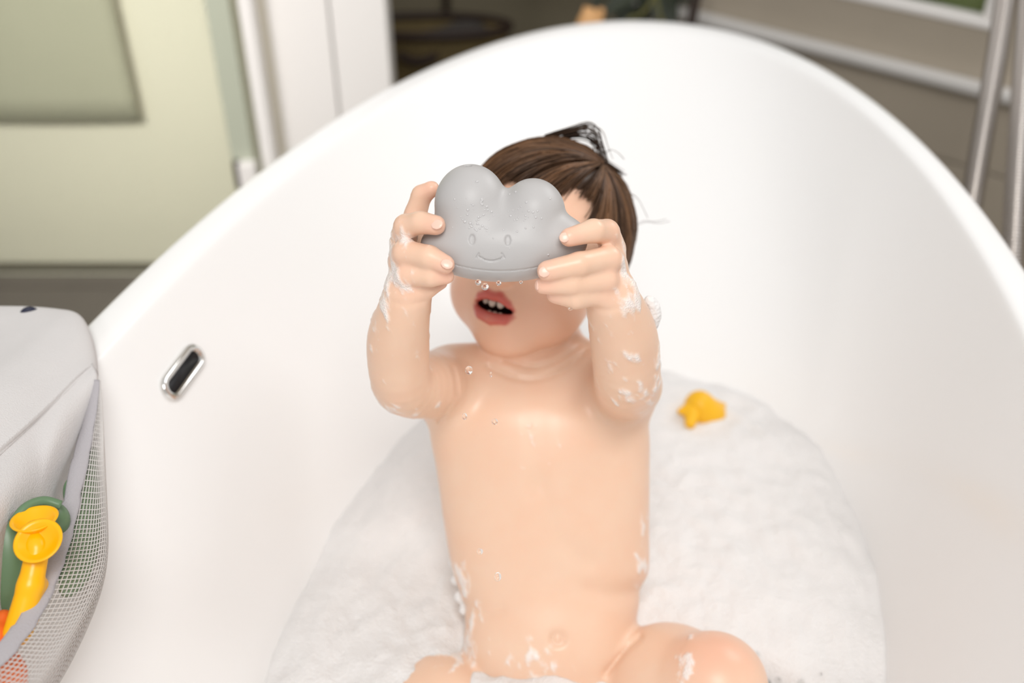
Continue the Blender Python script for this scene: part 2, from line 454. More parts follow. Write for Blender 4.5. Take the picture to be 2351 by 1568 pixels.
# greenery outside
hv = Field(wpt(sr + 0.2, -0.8, 0) - np.array([1.3, 1.3, 0.1]), wpt(sr + 0.2, -0.8, 0) + np.array([1.3, 1.3, 1.3]), 0.045)
for i in range(46):
    c = wpt(sr - 0.25 + 0.85 * random.random(), -0.42 - 0.7 * random.random(), 0.05 + 0.95 * random.random()); r = 0.12 + 0.12 * random.random()
    hv.add(Ell(c, (r, r, r)), 0.05, 0.06)
V, Q = hv.mesh()
V = V + np.array([[mnoise.noise(Vector(v * 14)), mnoise.noise(Vector(v * 14 + 7)), mnoise.noise(Vector(v * 14 + 3))] for v in V]) * 0.05
hedge = fast_obj('hedge', V, Q, M_HEDGE); tag(hedge, 'leafy green hedge growing outside the window behind the hoses', 'hedge')
# dark hallway at the back
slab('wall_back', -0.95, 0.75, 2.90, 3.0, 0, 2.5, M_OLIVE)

# ---- white tall cupboard
px_at = lambda px, y, z: None
def at_y(px, py, y):
    r = ray(px, py); return CAMP + r * (y / r[1])
cab_y = 1.79
xa = at_y(606, 300, cab_y)[0]; xg = at_y(768, 150, cab_y)[0]; xb = at_y(893, 100, cab_y)[0]
cup = empty('tall_cupboard', ((xa + xb) / 2, cab_y + 0.25, 0)); tag(cup, 'tall white two-door cupboard between shower screen and dark hallway', 'cupboard')
box('body', ((xa + xb) / 2, cab_y + 0.045, 1.1), ((xb - xa) / 2 - 0.001, 0.025, 1.1), M_WHITE, cup, bw=0.002)
box('door', ((xa + xg) / 2, cab_y + 0.009, 1.12), ((xg - xa) / 2 - 0.0018, 0.0095, 1.06), M_WHITE, cup, bw=0.002)
box('door', ((xg + xb) / 2, cab_y + 0.009, 1.12), ((xb - xg) / 2 - 0.0018, 0.0095, 1.06), M_WHITE, cup, bw=0.002)
# ---- shower: tray, screen, post, hinge, towel
gy = 1.735; wall_x = at_y(592, 10, 1.735)[0]
slab('wall_left', -2.4, wall_x, 1.785, 1.88, 0, 2.5, M_CREAM)
xe0 = at_y(474, 10, gy)[0]; xe1 = at_y(530, 10, gy)[0]; xp0 = at_y(548, 10, gy)[0]; xp1 = at_y(580, 10, gy)[0]
scr = empty('shower_screen', (-1.2, gy, 0)); tag(scr, 'clear greenish glass shower screen with white upright post', 'shower screen')
box('glass_panel', ((-2.4 + xe0) / 2, gy, 1.004), ((xe0 + 2.4) / 2, 0.004, 1.0), M_GLASS, scr)
box('glass_panel', ((xe0 + xp0) / 2 + 0.004, gy + 0.014, 1.004), ((xp0 - xe0) / 2 + 0.004, 0.005, 1.0), M_GLASS, scr)
box('seal_strip', ((xe0 + xe1) / 2, gy - 0.0075, 1.004), ((xe1 - xe0) / 2, 0.003, 1.0), mat('seal', (0.42, 0.44, 0.35), 0.3, var=0.02), scr, bw=0.001)
box('post', ((xp0 + xp1) / 2, gy + 0.01, 1.1), ((xp1 - xp0) / 2, 0.02, 1.1), M_WHITE, scr, bw=0.004)
hp = at_y(562, 400, gy - 0.02)
hg = box('hinge', (hp[0] + 0.008, gy - 0.022, hp[2]), (0.016, 0.012, 0.026), M_WHITE, scr, bw=0.003); hg['label'] = 'white metal hinge block'
box('hinge_plate', (hp[0] - 0.012, gy - 0.020, hp[2]), (0.006, 0.010, 0.026), M_DARKWOOD, hg, bw=0.002)
tb = at_y(322, 275, 1.765)
tw_rows = [[(x, 1.765 + 0.004 * math.sin(9 * x) + 0.001 * k, z) for x in np.linspace(tb[0] - 0.9, tb[0], 10)] for k, z in enumerate(np.linspace(1.45, tb[2], 5))]
Vt, Ft = grid_geo(loft(tw_rows, 24, 40)); twl = obj('bath_towel', Vt, Ft, M_SAGE); sm = twl.modifiers.new('solid', 'SOLIDIFY'); sm.thickness = 0.012
tag(twl, 'dull sage towel hanging on the wall behind the shower glass', 'towel')

# ---- hallway things
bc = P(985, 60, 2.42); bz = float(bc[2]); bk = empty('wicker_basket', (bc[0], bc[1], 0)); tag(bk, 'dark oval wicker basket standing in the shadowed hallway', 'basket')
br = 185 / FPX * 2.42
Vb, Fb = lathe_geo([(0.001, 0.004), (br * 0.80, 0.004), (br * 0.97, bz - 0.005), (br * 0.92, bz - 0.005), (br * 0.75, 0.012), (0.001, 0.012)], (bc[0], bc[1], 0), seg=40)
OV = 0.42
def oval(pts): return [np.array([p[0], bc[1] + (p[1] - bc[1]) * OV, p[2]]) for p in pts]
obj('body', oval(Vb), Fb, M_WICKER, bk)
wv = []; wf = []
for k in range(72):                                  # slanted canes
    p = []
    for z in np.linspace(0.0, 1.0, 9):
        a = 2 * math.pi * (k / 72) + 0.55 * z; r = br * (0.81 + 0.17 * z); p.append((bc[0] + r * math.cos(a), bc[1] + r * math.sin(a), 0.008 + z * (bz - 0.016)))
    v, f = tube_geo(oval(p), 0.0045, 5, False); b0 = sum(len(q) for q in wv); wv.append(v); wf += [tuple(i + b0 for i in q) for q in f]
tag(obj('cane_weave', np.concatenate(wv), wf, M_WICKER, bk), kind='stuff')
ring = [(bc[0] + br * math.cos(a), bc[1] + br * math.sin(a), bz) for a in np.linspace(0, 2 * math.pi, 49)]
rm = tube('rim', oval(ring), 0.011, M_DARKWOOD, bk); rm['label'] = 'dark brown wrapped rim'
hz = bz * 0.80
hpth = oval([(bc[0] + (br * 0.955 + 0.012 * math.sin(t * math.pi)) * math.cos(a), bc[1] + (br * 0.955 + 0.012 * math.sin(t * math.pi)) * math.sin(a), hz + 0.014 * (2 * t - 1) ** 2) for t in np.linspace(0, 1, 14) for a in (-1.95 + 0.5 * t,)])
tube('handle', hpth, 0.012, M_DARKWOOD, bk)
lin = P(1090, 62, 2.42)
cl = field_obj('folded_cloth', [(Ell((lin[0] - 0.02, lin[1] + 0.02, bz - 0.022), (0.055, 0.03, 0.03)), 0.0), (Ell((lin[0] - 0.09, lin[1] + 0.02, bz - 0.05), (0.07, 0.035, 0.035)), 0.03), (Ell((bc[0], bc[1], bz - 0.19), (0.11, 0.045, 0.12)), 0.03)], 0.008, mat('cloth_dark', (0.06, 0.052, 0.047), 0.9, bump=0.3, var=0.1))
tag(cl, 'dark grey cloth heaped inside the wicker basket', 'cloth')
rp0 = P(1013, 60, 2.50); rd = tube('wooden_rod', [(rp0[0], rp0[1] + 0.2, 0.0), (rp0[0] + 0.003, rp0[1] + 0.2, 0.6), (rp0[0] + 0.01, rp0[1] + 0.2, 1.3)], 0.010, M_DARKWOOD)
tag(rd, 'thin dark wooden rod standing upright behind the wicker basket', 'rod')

# ---- pot plant, ornament, pole
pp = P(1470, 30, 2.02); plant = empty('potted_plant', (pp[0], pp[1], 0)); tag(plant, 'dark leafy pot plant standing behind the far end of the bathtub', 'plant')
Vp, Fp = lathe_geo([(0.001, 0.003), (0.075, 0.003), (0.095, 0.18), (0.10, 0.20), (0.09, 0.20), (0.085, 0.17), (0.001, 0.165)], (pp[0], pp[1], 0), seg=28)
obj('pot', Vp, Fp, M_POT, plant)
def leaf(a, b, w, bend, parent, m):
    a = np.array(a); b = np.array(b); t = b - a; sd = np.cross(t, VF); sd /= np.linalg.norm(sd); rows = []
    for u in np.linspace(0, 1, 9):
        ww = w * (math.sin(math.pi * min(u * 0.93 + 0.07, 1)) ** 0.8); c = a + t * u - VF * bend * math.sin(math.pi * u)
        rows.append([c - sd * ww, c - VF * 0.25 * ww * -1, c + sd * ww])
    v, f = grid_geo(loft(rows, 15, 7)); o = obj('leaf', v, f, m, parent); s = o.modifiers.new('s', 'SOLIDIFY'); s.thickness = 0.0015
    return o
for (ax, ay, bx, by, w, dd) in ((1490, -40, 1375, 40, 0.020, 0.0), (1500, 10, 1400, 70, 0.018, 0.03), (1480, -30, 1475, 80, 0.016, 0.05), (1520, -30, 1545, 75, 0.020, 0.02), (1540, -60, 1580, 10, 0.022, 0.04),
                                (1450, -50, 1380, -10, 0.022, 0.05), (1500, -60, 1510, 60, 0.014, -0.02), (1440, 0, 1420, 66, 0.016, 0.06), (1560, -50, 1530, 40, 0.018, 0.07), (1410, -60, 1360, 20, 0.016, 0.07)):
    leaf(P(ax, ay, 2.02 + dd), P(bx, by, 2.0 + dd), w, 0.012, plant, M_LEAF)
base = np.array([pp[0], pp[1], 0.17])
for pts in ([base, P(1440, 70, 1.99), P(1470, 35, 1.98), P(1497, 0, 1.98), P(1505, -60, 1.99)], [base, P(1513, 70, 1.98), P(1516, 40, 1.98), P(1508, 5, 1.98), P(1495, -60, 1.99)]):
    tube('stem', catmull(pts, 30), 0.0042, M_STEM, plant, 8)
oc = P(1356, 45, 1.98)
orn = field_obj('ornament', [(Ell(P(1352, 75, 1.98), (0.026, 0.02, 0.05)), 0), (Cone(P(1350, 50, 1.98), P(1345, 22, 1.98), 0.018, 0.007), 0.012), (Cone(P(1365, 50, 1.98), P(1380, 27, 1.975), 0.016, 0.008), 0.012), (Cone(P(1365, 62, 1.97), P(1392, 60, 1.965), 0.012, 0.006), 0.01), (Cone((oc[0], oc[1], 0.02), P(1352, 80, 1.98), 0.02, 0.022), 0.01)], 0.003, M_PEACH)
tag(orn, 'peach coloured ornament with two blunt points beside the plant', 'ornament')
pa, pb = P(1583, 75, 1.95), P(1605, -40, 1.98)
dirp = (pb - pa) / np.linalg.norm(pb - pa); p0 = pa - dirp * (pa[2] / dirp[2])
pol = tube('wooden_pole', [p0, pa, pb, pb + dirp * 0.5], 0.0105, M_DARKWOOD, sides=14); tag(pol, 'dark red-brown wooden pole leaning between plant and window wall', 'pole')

# ------------------------------------------------------------------ the bathtub
def sup(a, b, n, cx, cy, yaw, z, t):
    c, s = np.cos(t), np.sin(t)
    u = a * np.sign(c) * np.abs(c) ** (2 / n); v = b * np.sign(s) * np.abs(s) ** (2 / n)
    ax = np.array([math.sin(yaw), math.cos(yaw)]); nn = np.array([math.cos(yaw), -math.sin(yaw)])
    return np.stack([cx + u * nn[0] + v * ax[0], cy + u * nn[1] + v * ax[1], np.full_like(u, z)], 1)
TT = np.linspace(0, 2 * math.pi, 181)[:-1]
RIM = dict(a=0.390, b=0.890, n=2.06, cx=0.036, cy=0.591, yaw=0.205)
WAT = dict(a=0.258, b=0.378, n=2.5, cx=0.067, cy=0.590, yaw=0.235)
ZW, ZR, ZB = 0.352, 0.60, 0.165
def ringmix(f, z, da=0.0):
    """f = 0 at the rim's inner edge, 1 at the water line"""
    q = {k: RIM[k] * (1 - f) + WAT[k] * f for k in RIM}
    q['a'] += da - 0.033 * (1 - f); q['b'] += da - 0.033 * (1 - f)
    return sup(q['a'], q['b'], q['n'], q['cx'], q['cy'], q['yaw'], z, TT)
def prof(z):                       # wall shape between rim and water
    t = (ZR - z) / (ZR - ZW)
    return t if t <= 1 else 1 + (t - 1) * 0.6
tubr = []
def rim_ring(da, z): return sup(RIM['a'] + da, RIM['b'] + da, RIM['n'], RIM['cx'], RIM['cy'], RIM['yaw'], z, TT)
for da, z in ((-0.12, 0.0), (-0.10, 0.02), (-0.06, 0.2), (-0.025, 0.42), (-0.012, 0.55), (-0.004, 0.575), (0.0, 0.590), (-0.0015, 0.5965), (-0.005, 0.6), (-0.012, 0.6007), (-0.024, 0.6004), (-0.029, 0.5995)):
    tubr.append(rim_ring(da, z))
for z in (0.597, 0.592, 0.575, 0.55, 0.52, 0.48, 0.44, 0.40, 0.375, 0.352, 0.32, 0.28, 0.24, 0.21, 0.19):
    tubr.append(ringmix(prof(z), z))
last = tubr[-1]; cen = last.mean(0)
for k, z in ((0.96, 0.178), (0.90, 0.170), (0.8, ZB), (0.4, ZB), (0.02, ZB)):
    r = cen + (last - cen) * k; r[:, 2] = z; tubr.append(r)
tubr = np.array(tubr); nr_, nt_ = tubr.shape[:2]
Fq = [(i * nt_ + j, i * nt_ + (j + 1) % nt_, (i + 1) * nt_ + (j + 1) % nt_, (i + 1) * nt_ + j) for i in range(nr_ - 1) for j in range(nt_)]
Fq.append(tuple(range((nr_ - 1) * nt_, nr_ * nt_)))
bath = obj('bathtub', tubr.reshape(-1, 3), Fq, M_TUB)
ss = bath.modifiers.new('sub', 'SUBSURF'); ss.levels = 1; ss.render_levels = 1
tag(bath, 'white oval freestanding bathtub filled with foam', 'bathtub')
# surface lookup by ray for things fixed to the tub wall
from mathutils.bvhtree import BVHTree
BV = BVHTree.FromPolygons([tuple(v) for v in tubr.reshape(-1, 3)], [tuple(f) for f in Fq])
def on_tub(px, py):
    h = BV.ray_cast(Vector(CAMP), Vector(ray(px, py)).normalized()); return np.array(h[0]), np.array(h[1])
h1, n1 = on_tub(385, 898); h2, n2 = on_tub(449, 811); hm, nm = on_tub(417, 855)
if nm @ (CAMP - hm) < 0: nm = -nm
lx = h2 - h1; L = np.linalg.norm(lx); lx /= L; lx -= nm * (lx @ nm); lx /= np.linalg.norm(lx); ly = np.cross(nm, lx)
def stadium(hl, r, n=10):
    out = [(hl - r + r * math.cos(t), r * math.sin(t)) for t in np.linspace(-math.pi / 2, math.pi / 2, n)]
    return out + [(-x, -y) for x, y in out]
def plate(name, hl, r, prof_, m, parent):
    rings = [[hm + lx * x + ly * y + nm * hgt for x, y in stadium(hl - ins, r - ins)] for ins, hgt in prof_]
    n = len(rings[0]); V = np.concatenate(rings)
    F = [(i * n + j, i * n + (j + 1) % n, (i + 1) * n + (j + 1) % n, (i + 1) * n + j) for i in range(len(rings) - 1) for j in range(n)] + [tuple(range((len(rings) - 1) * n, len(rings) * n))]
    return obj(name, V, F, m, parent)
HL = L / 2 + 0.006
ov = plate('overflow_cover', HL, 0.0118, [(0, -0.003), (0, 0.003), (0.0012, 0.0045), (0.0052, 0.0045), (0.0062, 0.002)], M_CHROME, bath); ov['label'] = 'chrome overflow cover'
sl_ = plate('overflow_slot', HL - 0.006, 0.0058, [(0, 0.001), (0, 0.0026)], M_BLACK, ov); sl_['label'] = 'black plate standing in for the dark slot opening'  # solid black plate, the slot's inner shade put in as colour

# ------------------------------------------------------------------ the child
def H(pts): return [(P(x, y, d), r) for x, y, d, r in pts]
hc = P(1240, 566, 0.850)
fw = -0.905 * VF - 0.42 * VR - 0.06 * VU; fw /= np.linalg.norm(fw)
up = math.cos(math.radians(13)) * VU + math.sin(math.radians(13)) * VR; up -= fw * (up @ fw); up /= np.linalg.norm(up)
sd = np.cross(up, fw); sd = sd if sd @ VR > 0 else -sd
HA = np.array([sd, up, fw])
def hp_(s, u, f): return hc + s * sd + u * up + f * fw
CR_C = hp_(0, 0.014, -0.010); CR_R = np.array([0.068, 0.072, 0.080])
body_prims = []
def hand(palm, fingers):
    u = [(Ell(P(*palm[0]), palm[1], [VR, VU, VF]), 0)]
    for e in palm[2]: u.append((Ell(P(*e[0]), e[1], [VR, VU, VF]), 0.008))
    for f in fingers: u.append((Chain(H(f), 0.0018), 0.0026))
    return Union(u)
LF = [
    [(926, 555, .672, .0088), (932, 520, .657, .0082), (966, 511, .648, .0074), (1001, 517, .6425, .0066)],
    [(922, 600, .672, .0088), (930, 580, .655, .0084), (985, 590, .645, .0077), (1023, 607, .6415, .0062)],
    [(926, 640, .672, .0085), (938, 630, .657, .0078), (990, 634, .650, .0070), (1025, 634, .651, .0054)],
    [(930, 665, .674, .0078), (945, 664, .664, .0070), (985, 660, .664, .0062), (1012, 648, .668, .0050)],
    [(938, 570, .690, .0095), (954, 492, .688, .0078), (968, 448, .684, .0070), (991, 434, .680, .0058)],
]
RF = [
    [(1408, 572, .678, .0090), (1393, 533, .662, .0086), (1362, 530, .648, .0078), (1306, 545, .640, .0062)],
    [(1412, 612, .676, .0090), (1398, 594, .657, .0086), (1330, 606, .643, .0079), (1256, 622, .640, .0068)],
    [(1410, 650, .676, .0088), (1390, 643, .658, .0082), (1312, 651, .649, .0076), (1247, 655, .649, .0060)],
    [(1405, 682, .678, .0082), (1380, 677, .664, .0080), (1322, 684, .656, .0074), (1275, 676, .658, .0062)],
    [(1405, 620, .692, .0095), (1380, 575, .700, .0080), (1350, 550, .704, .0072), (1320, 545, .704, .0060)],
]
hand_l = hand(((926, 600, .674), (0.0085, 0.0235, 0.017)), LF) if False else hand(((928, 602, .675), (0.0092, 0.0240, 0.016), [((938, 660, .672), (0.0135, 0.0125, 0.013))]), LF)
hand_r = hand(((1402, 615, .678), (0.0100, 0.0240, 0.016), [((1402, 665, .675), (0.0165, 0.0145, 0.014))]), RF)
trunk = Trunk([(846, 1075, 1400, .857, .032), (880, 1020, 1452, .852, .0425), (935, 985, 1480, .848, .0520), (1000, 988, 1490, .849, .0575), (1080, 1003, 1490, .852, .0610), (1200, 1020, 1489, .855, .062),
               (1300, 1038, 1488, .858, .061), (1360, 1058, 1472, .861, .059), (1420, 1077, 1458, .864, .059), (1480, 1068, 1462, .868, .063), (1560, 1052, 1480, .874, .066), (1650, 1045, 1490, .885, .068), (1800, 1060, 1475, .93, .066)])
def limb(rows, n=26):
    q = catmull(rows, n); return Chain([(P(*a[:3]), a[3]) for a in q], 0.0008)
BODY = [
    (trunk, 0.0),
    (Ell(P(1255, 1470, .832), (0.060, 0.050, 0.040), [VR, VU, VF]), 0.03),          # belly
    (Cone(P(1222, 890, .858), P(1235, 760, .872), 0.038, 0.036), 0.016),             # neck
    (Cone(P(1052, 872, .842), P(1180, 852, .848), 0.027, 0.030), 0.02),             # shoulders
    (Cone(P(1418, 872, .846), P(1290, 850, .850), 0.027, 0.030), 0.02),
    (limb([(1040, 880, .846, .030), (985, 884, .795, .0270), (925, 880, .742, .0222), (914, 790, .710, .0222), (924, 728, .688, .0188), (937, 682, .674, .0160)]), 0.016),
    (limb([(1418, 880, .848, .031), (1440, 885, .797, .0275), (1440, 868, .744, .0248), (1433, 782, .711, .0242), (1420, 728, .692, .0212), (1405, 688, .677, .0178)]), 0.016),
    (hand_l, 0.006), (hand_r, 0.006),
    # thighs, shins and feet (mostly under the foam)
    (Chain(H([(1410, 1610, .880, .058), (1540, 1580, .815, .050), (1640, 1572, .770, .0385)]), 0.01), 0.008),
    (Chain(H([(1640, 1575, .770, .038), (1560, 1760, .760, .034), (1330, 1880, .780, .026)]), 0.01), 0.01),
    (Chain(H([(1110, 1620, .880, .058), (1010, 1640, .825, .048), (880, 1720, .790, .038)]), 0.01), 0.008),
    (Chain(H([(880, 1722, .790, .038), (960, 1860, .79, .032), (1170, 1930, .80, .025)]), 0.01), 0.01),
    (Cone(P(1330, 1880, .78), P(1230, 1900, .77), 0.022, 0.016), 0.01),
    (Cone(P(1170, 1930, .80), P(1260, 1960, .79), 0.022, 0.016), 0.01),
]
UPPER = [(-0.0195, -0.001, -0.006, .0012), (-0.012, 0.0052, -0.0015, .0034), (-0.005, 0.0082, 0.0008, .0042), (0, 0.0072, 0.0012, .0040), (0.005, 0.0078, 0.0008, .0042), (0.012, 0.0035, -0.0015, .0034), (0.0205, -0.0035, -0.006, .0012)]
LOWER = [(-0.0195, -0.002, -0.006, .0012), (-0.011, -0.0085, -0.0015, .0040), (0, -0.0105, 0.0005, .0047), (0.011, -0.0092, -0.0015, .0040), (0.0205, -0.0045, -0.006, .0012)]
MU, MF = -0.049, 0.0735
def lip(c): return [(hp_(s, MU + u, MF + f), r) for s, u, f, r in c]
up_lip, lo_lip = Chain(lip(UPPER), 0.001), Chain(lip(LOWER), 0.001)
cavity = Ell(hp_(0.0, MU - 0.0015, MF - 0.004), (0.0185, 0.0075, 0.016), HA)
HEAD = Union([
    (Ell(CR_C, CR_R, HA), 0), (Ell(hp_(0, -0.028, 0.018), (0.058, 0.060, 0.056), HA), 0.02),
    (Ell(hp_(-0.027, -0.044, 0.034), (0.029, 0.030, 0.029), HA), 0.015), (Ell(hp_(0.029, -0.044, 0.034), (0.029, 0.030, 0.029), HA), 0.015),
    (Ell(hp_(0.002, -0.076, 0.050), (0.021, 0.014, 0.016), HA), 0.022), (Ell(hp_(0, -0.050, 0.058), (0.023, 0.022, 0.015), HA), 0.015),
    (Cone(hp_(0, 0.0, 0.071), hp_(0, -0.022, 0.082), 0.006, 0.009), 0.012), (Ell(hp_(-0.008, -0.026, 0.077), (0.006, 0.005, 0.006), HA), 0.005), (Ell(hp_(0.008, -0.026, 0.077), (0.006, 0.005, 0.006), HA), 0.005),
    (Ell(hp_(0.067, -0.016, -0.006), (0.008, 0.026, 0.016), HA), 0.008), (Ell(hp_(-0.067, -0.016, -0.006), (0.008, 0.026, 0.016), HA), 0.008),
    (Cone(hp_(-0.034, 0.012, 0.066), hp_(-0.012, 0.016, 0.073), 0.006, 0.006), 0.012), (Cone(hp_(0.034, 0.012, 0.066), hp_(0.012, 0.016, 0.073), 0.006, 0.006), 0.012),
])
lo = np.min([q.lo for q, k in BODY], axis=0) - 0.006; hi = np.max([q.hi for q, k in BODY] + [HEAD.hi], axis=0) + 0.006
lo[2] = max(lo[2], 0.168)
BF = Field(lo, hi, 0.0017)
for q, k in BODY: BF.add(q, k, 0.024)
BF.add(HEAD, 0.006, 0.024)
BF.cut(Ell(hp_(-0.024, -0.002, 0.082), (0.012, 0.007, 0.012), HA), 0.004); BF.cut(Ell(hp_(0.024, -0.002, 0.082), (0.012, 0.007, 0.012), HA), 0.004)
BF.cut(cavity, 0.003)
BF.add(up_lip, 0.0022); BF.add(lo_lip, 0.0022)
navel = P(1282, 1470, 0.798)
BF.cut(Ell(P(1281, 1468, 0.7905), (0.0068, 0.0058, 0.0050), [VR, VU, VF]), 0.004); BF.add(Ell(P(1280, 1466, 0.7945), (0.0032, 0.0030, 0.0030), [VR, VU, VF]), 0.002)
def crease(pts, w, depth, d0, d1):
    """a skin fold pressed in along a line of photo points, between two depths"""
    path = catmull(pts, 40); lo_ = np.min([P(x, y, d) for x, y in pts for d in (d0, d1)], axis=0) - 0.01; hi_ = np.max([P(x, y, d) for x, y in pts for d in (d0, d1)], axis=0) + 0.01
    class B: lo, hi = lo_, hi_
    sl, X, Y, Z = BF._sl(B, 0.0)
    dd = (Y - CAMP[1]) * VF[1] + (Z - CAMP[2]) * VF[2] + 0 * X
    u = X / dd * FPX + 1175.5; v = 784 - ((Y - CAMP[1]) * VU[1] + (Z - CAMP[2]) * VU[2]) / dd * FPX
    m = np.full(u.shape, 1e9)
    for q in path: m = np.minimum(m, (u - q[0]) ** 2 + (v - q[1]) ** 2)
    fade = np.exp(-m / (w * w)) * ((dd > d0) & (dd < d1))
    BF.F[sl] += (depth * fade).astype(np.float32)
crease([(1120, 842), (1180, 868), (1235, 872), (1300, 846), (1345, 806)], 5.5, 0.0022, 0.79, 0.868)
crease([(1160, 826), (1215, 842), (1270, 832), (1330, 795)], 4.5, 0.0018, 0.79, 0.868)
crease([(1050, 905), (1047, 870), (1040, 845)], 5.0, 0.0018, 0.76, 0.85)
crease([(1030, 935), (1018, 955), (1008, 968)], 4.0, 0.0016, 0.76, 0.86)
crease([(1370, 860), (1395, 900), (1430, 925), (1462, 935)], 4.5, 0.0018, 0.765, 0.86)
crease([(900, 692), (935, 700), (972, 692)], 4.0, 0.0010, 0.64, 0.69)
crease([(1352, 702), (1395, 712), (1440, 704)], 4.0, 0.0010, 0.64, 0.69)
crease([(1238, 1110), (1262, 1180), (1290, 1240), (1350, 1290)], 24, 0.0022, 0.76, 0.85)
crease([(1350, 1352), (1410, 1362), (1475, 1352)], 22, 0.0022, 0.76, 0.87)
crease([(1070, 1392), (1110, 1402), (1150, 1398)], 15, 0.0014, 0.76, 0.87)
crease([(1235, 960), (1240, 1040), (1240, 1110)], 30, 0.0012, 0.76, 0.85)
crease([(1390, 1545), (1430, 1500), (1470, 1462)], 7, 0.0030, 0.74, 0.87)
BV_, BQ = BF.mesh(); BV_ = laplace(BV_, BQ, 2, 0.5)
# vertex tints (the skin's own colours, plus painted shade in the mouth) and the film of soap
def near(prim, w):
    d = prim(BV_[:, 0], BV_[:, 1], BV_[:, 2]); return np.clip(1 - d / w, 0, 1)
base_c = np.array([0.81, 0.568, 0.42])
tint = np.tile(base_c, (len(BV_), 1))
def blend(w, c):
    global tint
    w = w[:, None]; tint = tint * (1 - w) + np.array(c) * w
def spot(p, r): return np.exp(-((BV_ - p) ** 2).sum(1) / (r * r))
for s in (-1, 1): blend(0.5 * spot(hp_(s * 0.036, -0.040, 0.058), 0.024), (0.80, 0.40, 0.28))
hd = np.clip(near(HEAD, 0.01), 0, 1); blend(0.55 * hd, (0.84, 0.50, 0.35))
for f in LF + RF:
    blend(0.55 * spot(P(*f[-1][:3]), 0.008), (0.86, 0.44, 0.34)); blend(0.3 * spot(P(*f[1][:3]), 0.010), (0.82, 0.42, 0.31))
blend(0.45 * spot(P(1650, 1500, .75), 0.03), (0.82, 0.38, 0.26))
lipw = np.maximum(near(up_lip, 0.0016), near(lo_lip, 0.0016)) * np.clip(hd + 0.2, 0, 1)
blend(lipw * 0.95, (0.56, 0.11, 0.09))
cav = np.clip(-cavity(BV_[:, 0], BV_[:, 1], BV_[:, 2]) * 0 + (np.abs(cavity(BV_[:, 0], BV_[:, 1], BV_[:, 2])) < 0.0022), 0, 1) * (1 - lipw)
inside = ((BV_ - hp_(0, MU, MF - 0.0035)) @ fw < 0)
blend(cav * inside, (0.03, 0.006, 0.005))  # mouth hollow tinted near black, its shade put into the colour
suds = np.zeros(len(BV_))
def sud(px, py, d, r, amt, thr):
    global suds
    p = P(px, py, d); w = np.exp(-((BV_ - p) ** 2).sum(1) / (r * r)) * amt
    idx = np.where(w > 0.04)[0]
    for i in idx:
        v = BV_[i]; n = mnoise.fractal(Vector((v[0] * 130 + 0.3 * v[2] * 130, v[1] * 90, v[2] * 60)), 0.9, 2.1, 4) * 0.5 + 0.5
        m = (w[i] + n - thr) / 0.25
        if m > 0: suds[i] = max(suds[i], min(m, 1) * 0.85)
for a in ((905, 560, .66, .020, .7, 1.0), (900, 640, .665, .020, .8, 1.0), (890, 690, .67, .016, .7, 1.0), (870, 740, .69, .016, .6, 1.0), (885, 915, .74, .022, .8, .95), (955, 900, .74, .014, .7, .95), (930, 910, .75, .03, .5, 1.0),
          (1425, 600, .665, .016, .7, 1.0), (1440, 680, .665, .022, .75, 1.0), (1400, 690, .67, .02, .5, 1.0), (1500, 800, .72, .02, .7, 1.0), (1480, 880, .735, .024, .7, 1.0), (1440, 900, .72, .03, .5, 1.0), (1420, 760, .69, .04, .42, 1.0),
          (1055, 1330, .83, .020, .8, 1.0), (1075, 1420, .82, .016, .8, 1.0), (1475, 1290, .83, .02, .6, 1.0), (1470, 1200, .83, .02, .5, 1.0), (1225, 1020, .79, .03, .4, 1.05), (1570, 1540, .75, .016, .7, 1.0), (1580, 1475, .77, .012, .6, 1.0),
          (930, 760, .70, .05, .38, 1.0), (1230, 1540, .80, .03, .6, 1.0), (1060, 1500, .83, .03, .7, 1.0)):
    sud(*a)
person = fast_obj('person', BV_, BQ, M_SKIN)
tag(person, 'toddler sitting in the foam holding the grey cloud toy before the face', 'person')
me = person.data
ca = me.color_attributes.new('tint', 'FLOAT_COLOR', 'POINT'); ca.data.foreach_set('color', np.concatenate([tint, np.ones((len(tint), 1))], 1).astype(np.float32).ravel())
fa = me.attributes.new('suds', 'FLOAT', 'POINT'); fa.data.foreach_set('value', suds.astype(np.float32))
nrm = np.zeros(len(BV_) * 3, np.float32); me.vertices.foreach_get('normal', nrm); nrm = nrm.reshape(-1, 3)
V2 = BV_ + nrm * (suds * 0.0010)[:, None]; me.vertices.foreach_set('co', V2.astype(np.float32).ravel()); me.update()
# teeth
for s, w, hgt, u0 in ((-0.0108, 0.0026, 0.0034, 0.0), (-0.0042, 0.0034, 0.0042, -0.0006), (0.0034, 0.0034, 0.0042, -0.0006), (0.0100, 0.0026, 0.0034, 0.0)):
    field_obj('tooth', [(Ell(hp_(s, MU + 0.0022 + u0, MF - 0.0062 - 12 * s * s), (w, hgt, 0.0022), HA), 0)], 0.0007, M_TOOTH, person)
for s in (-0.006, -0.001, 0.004):
    field_obj('tooth', [(Ell(hp_(s, MU - 0.0078, MF - 0.0075), (0.0025, 0.0026, 0.0018), HA), 0)], 0.0007, M_TOOTH, person)
for s in (-0.024, 0.024):
    e = field_obj('eye', [(Ell(hp_(s, -0.002, 0.064), (0.0095, 0.0095, 0.0095), HA), 0)], 0.0012, M_EYE, person)
    field_obj('iris', [(Ell(hp_(s, -0.002, 0.0722), (0.0050, 0.0050, 0.0018), HA), 0)], 0.0006, M_IRIS, e)
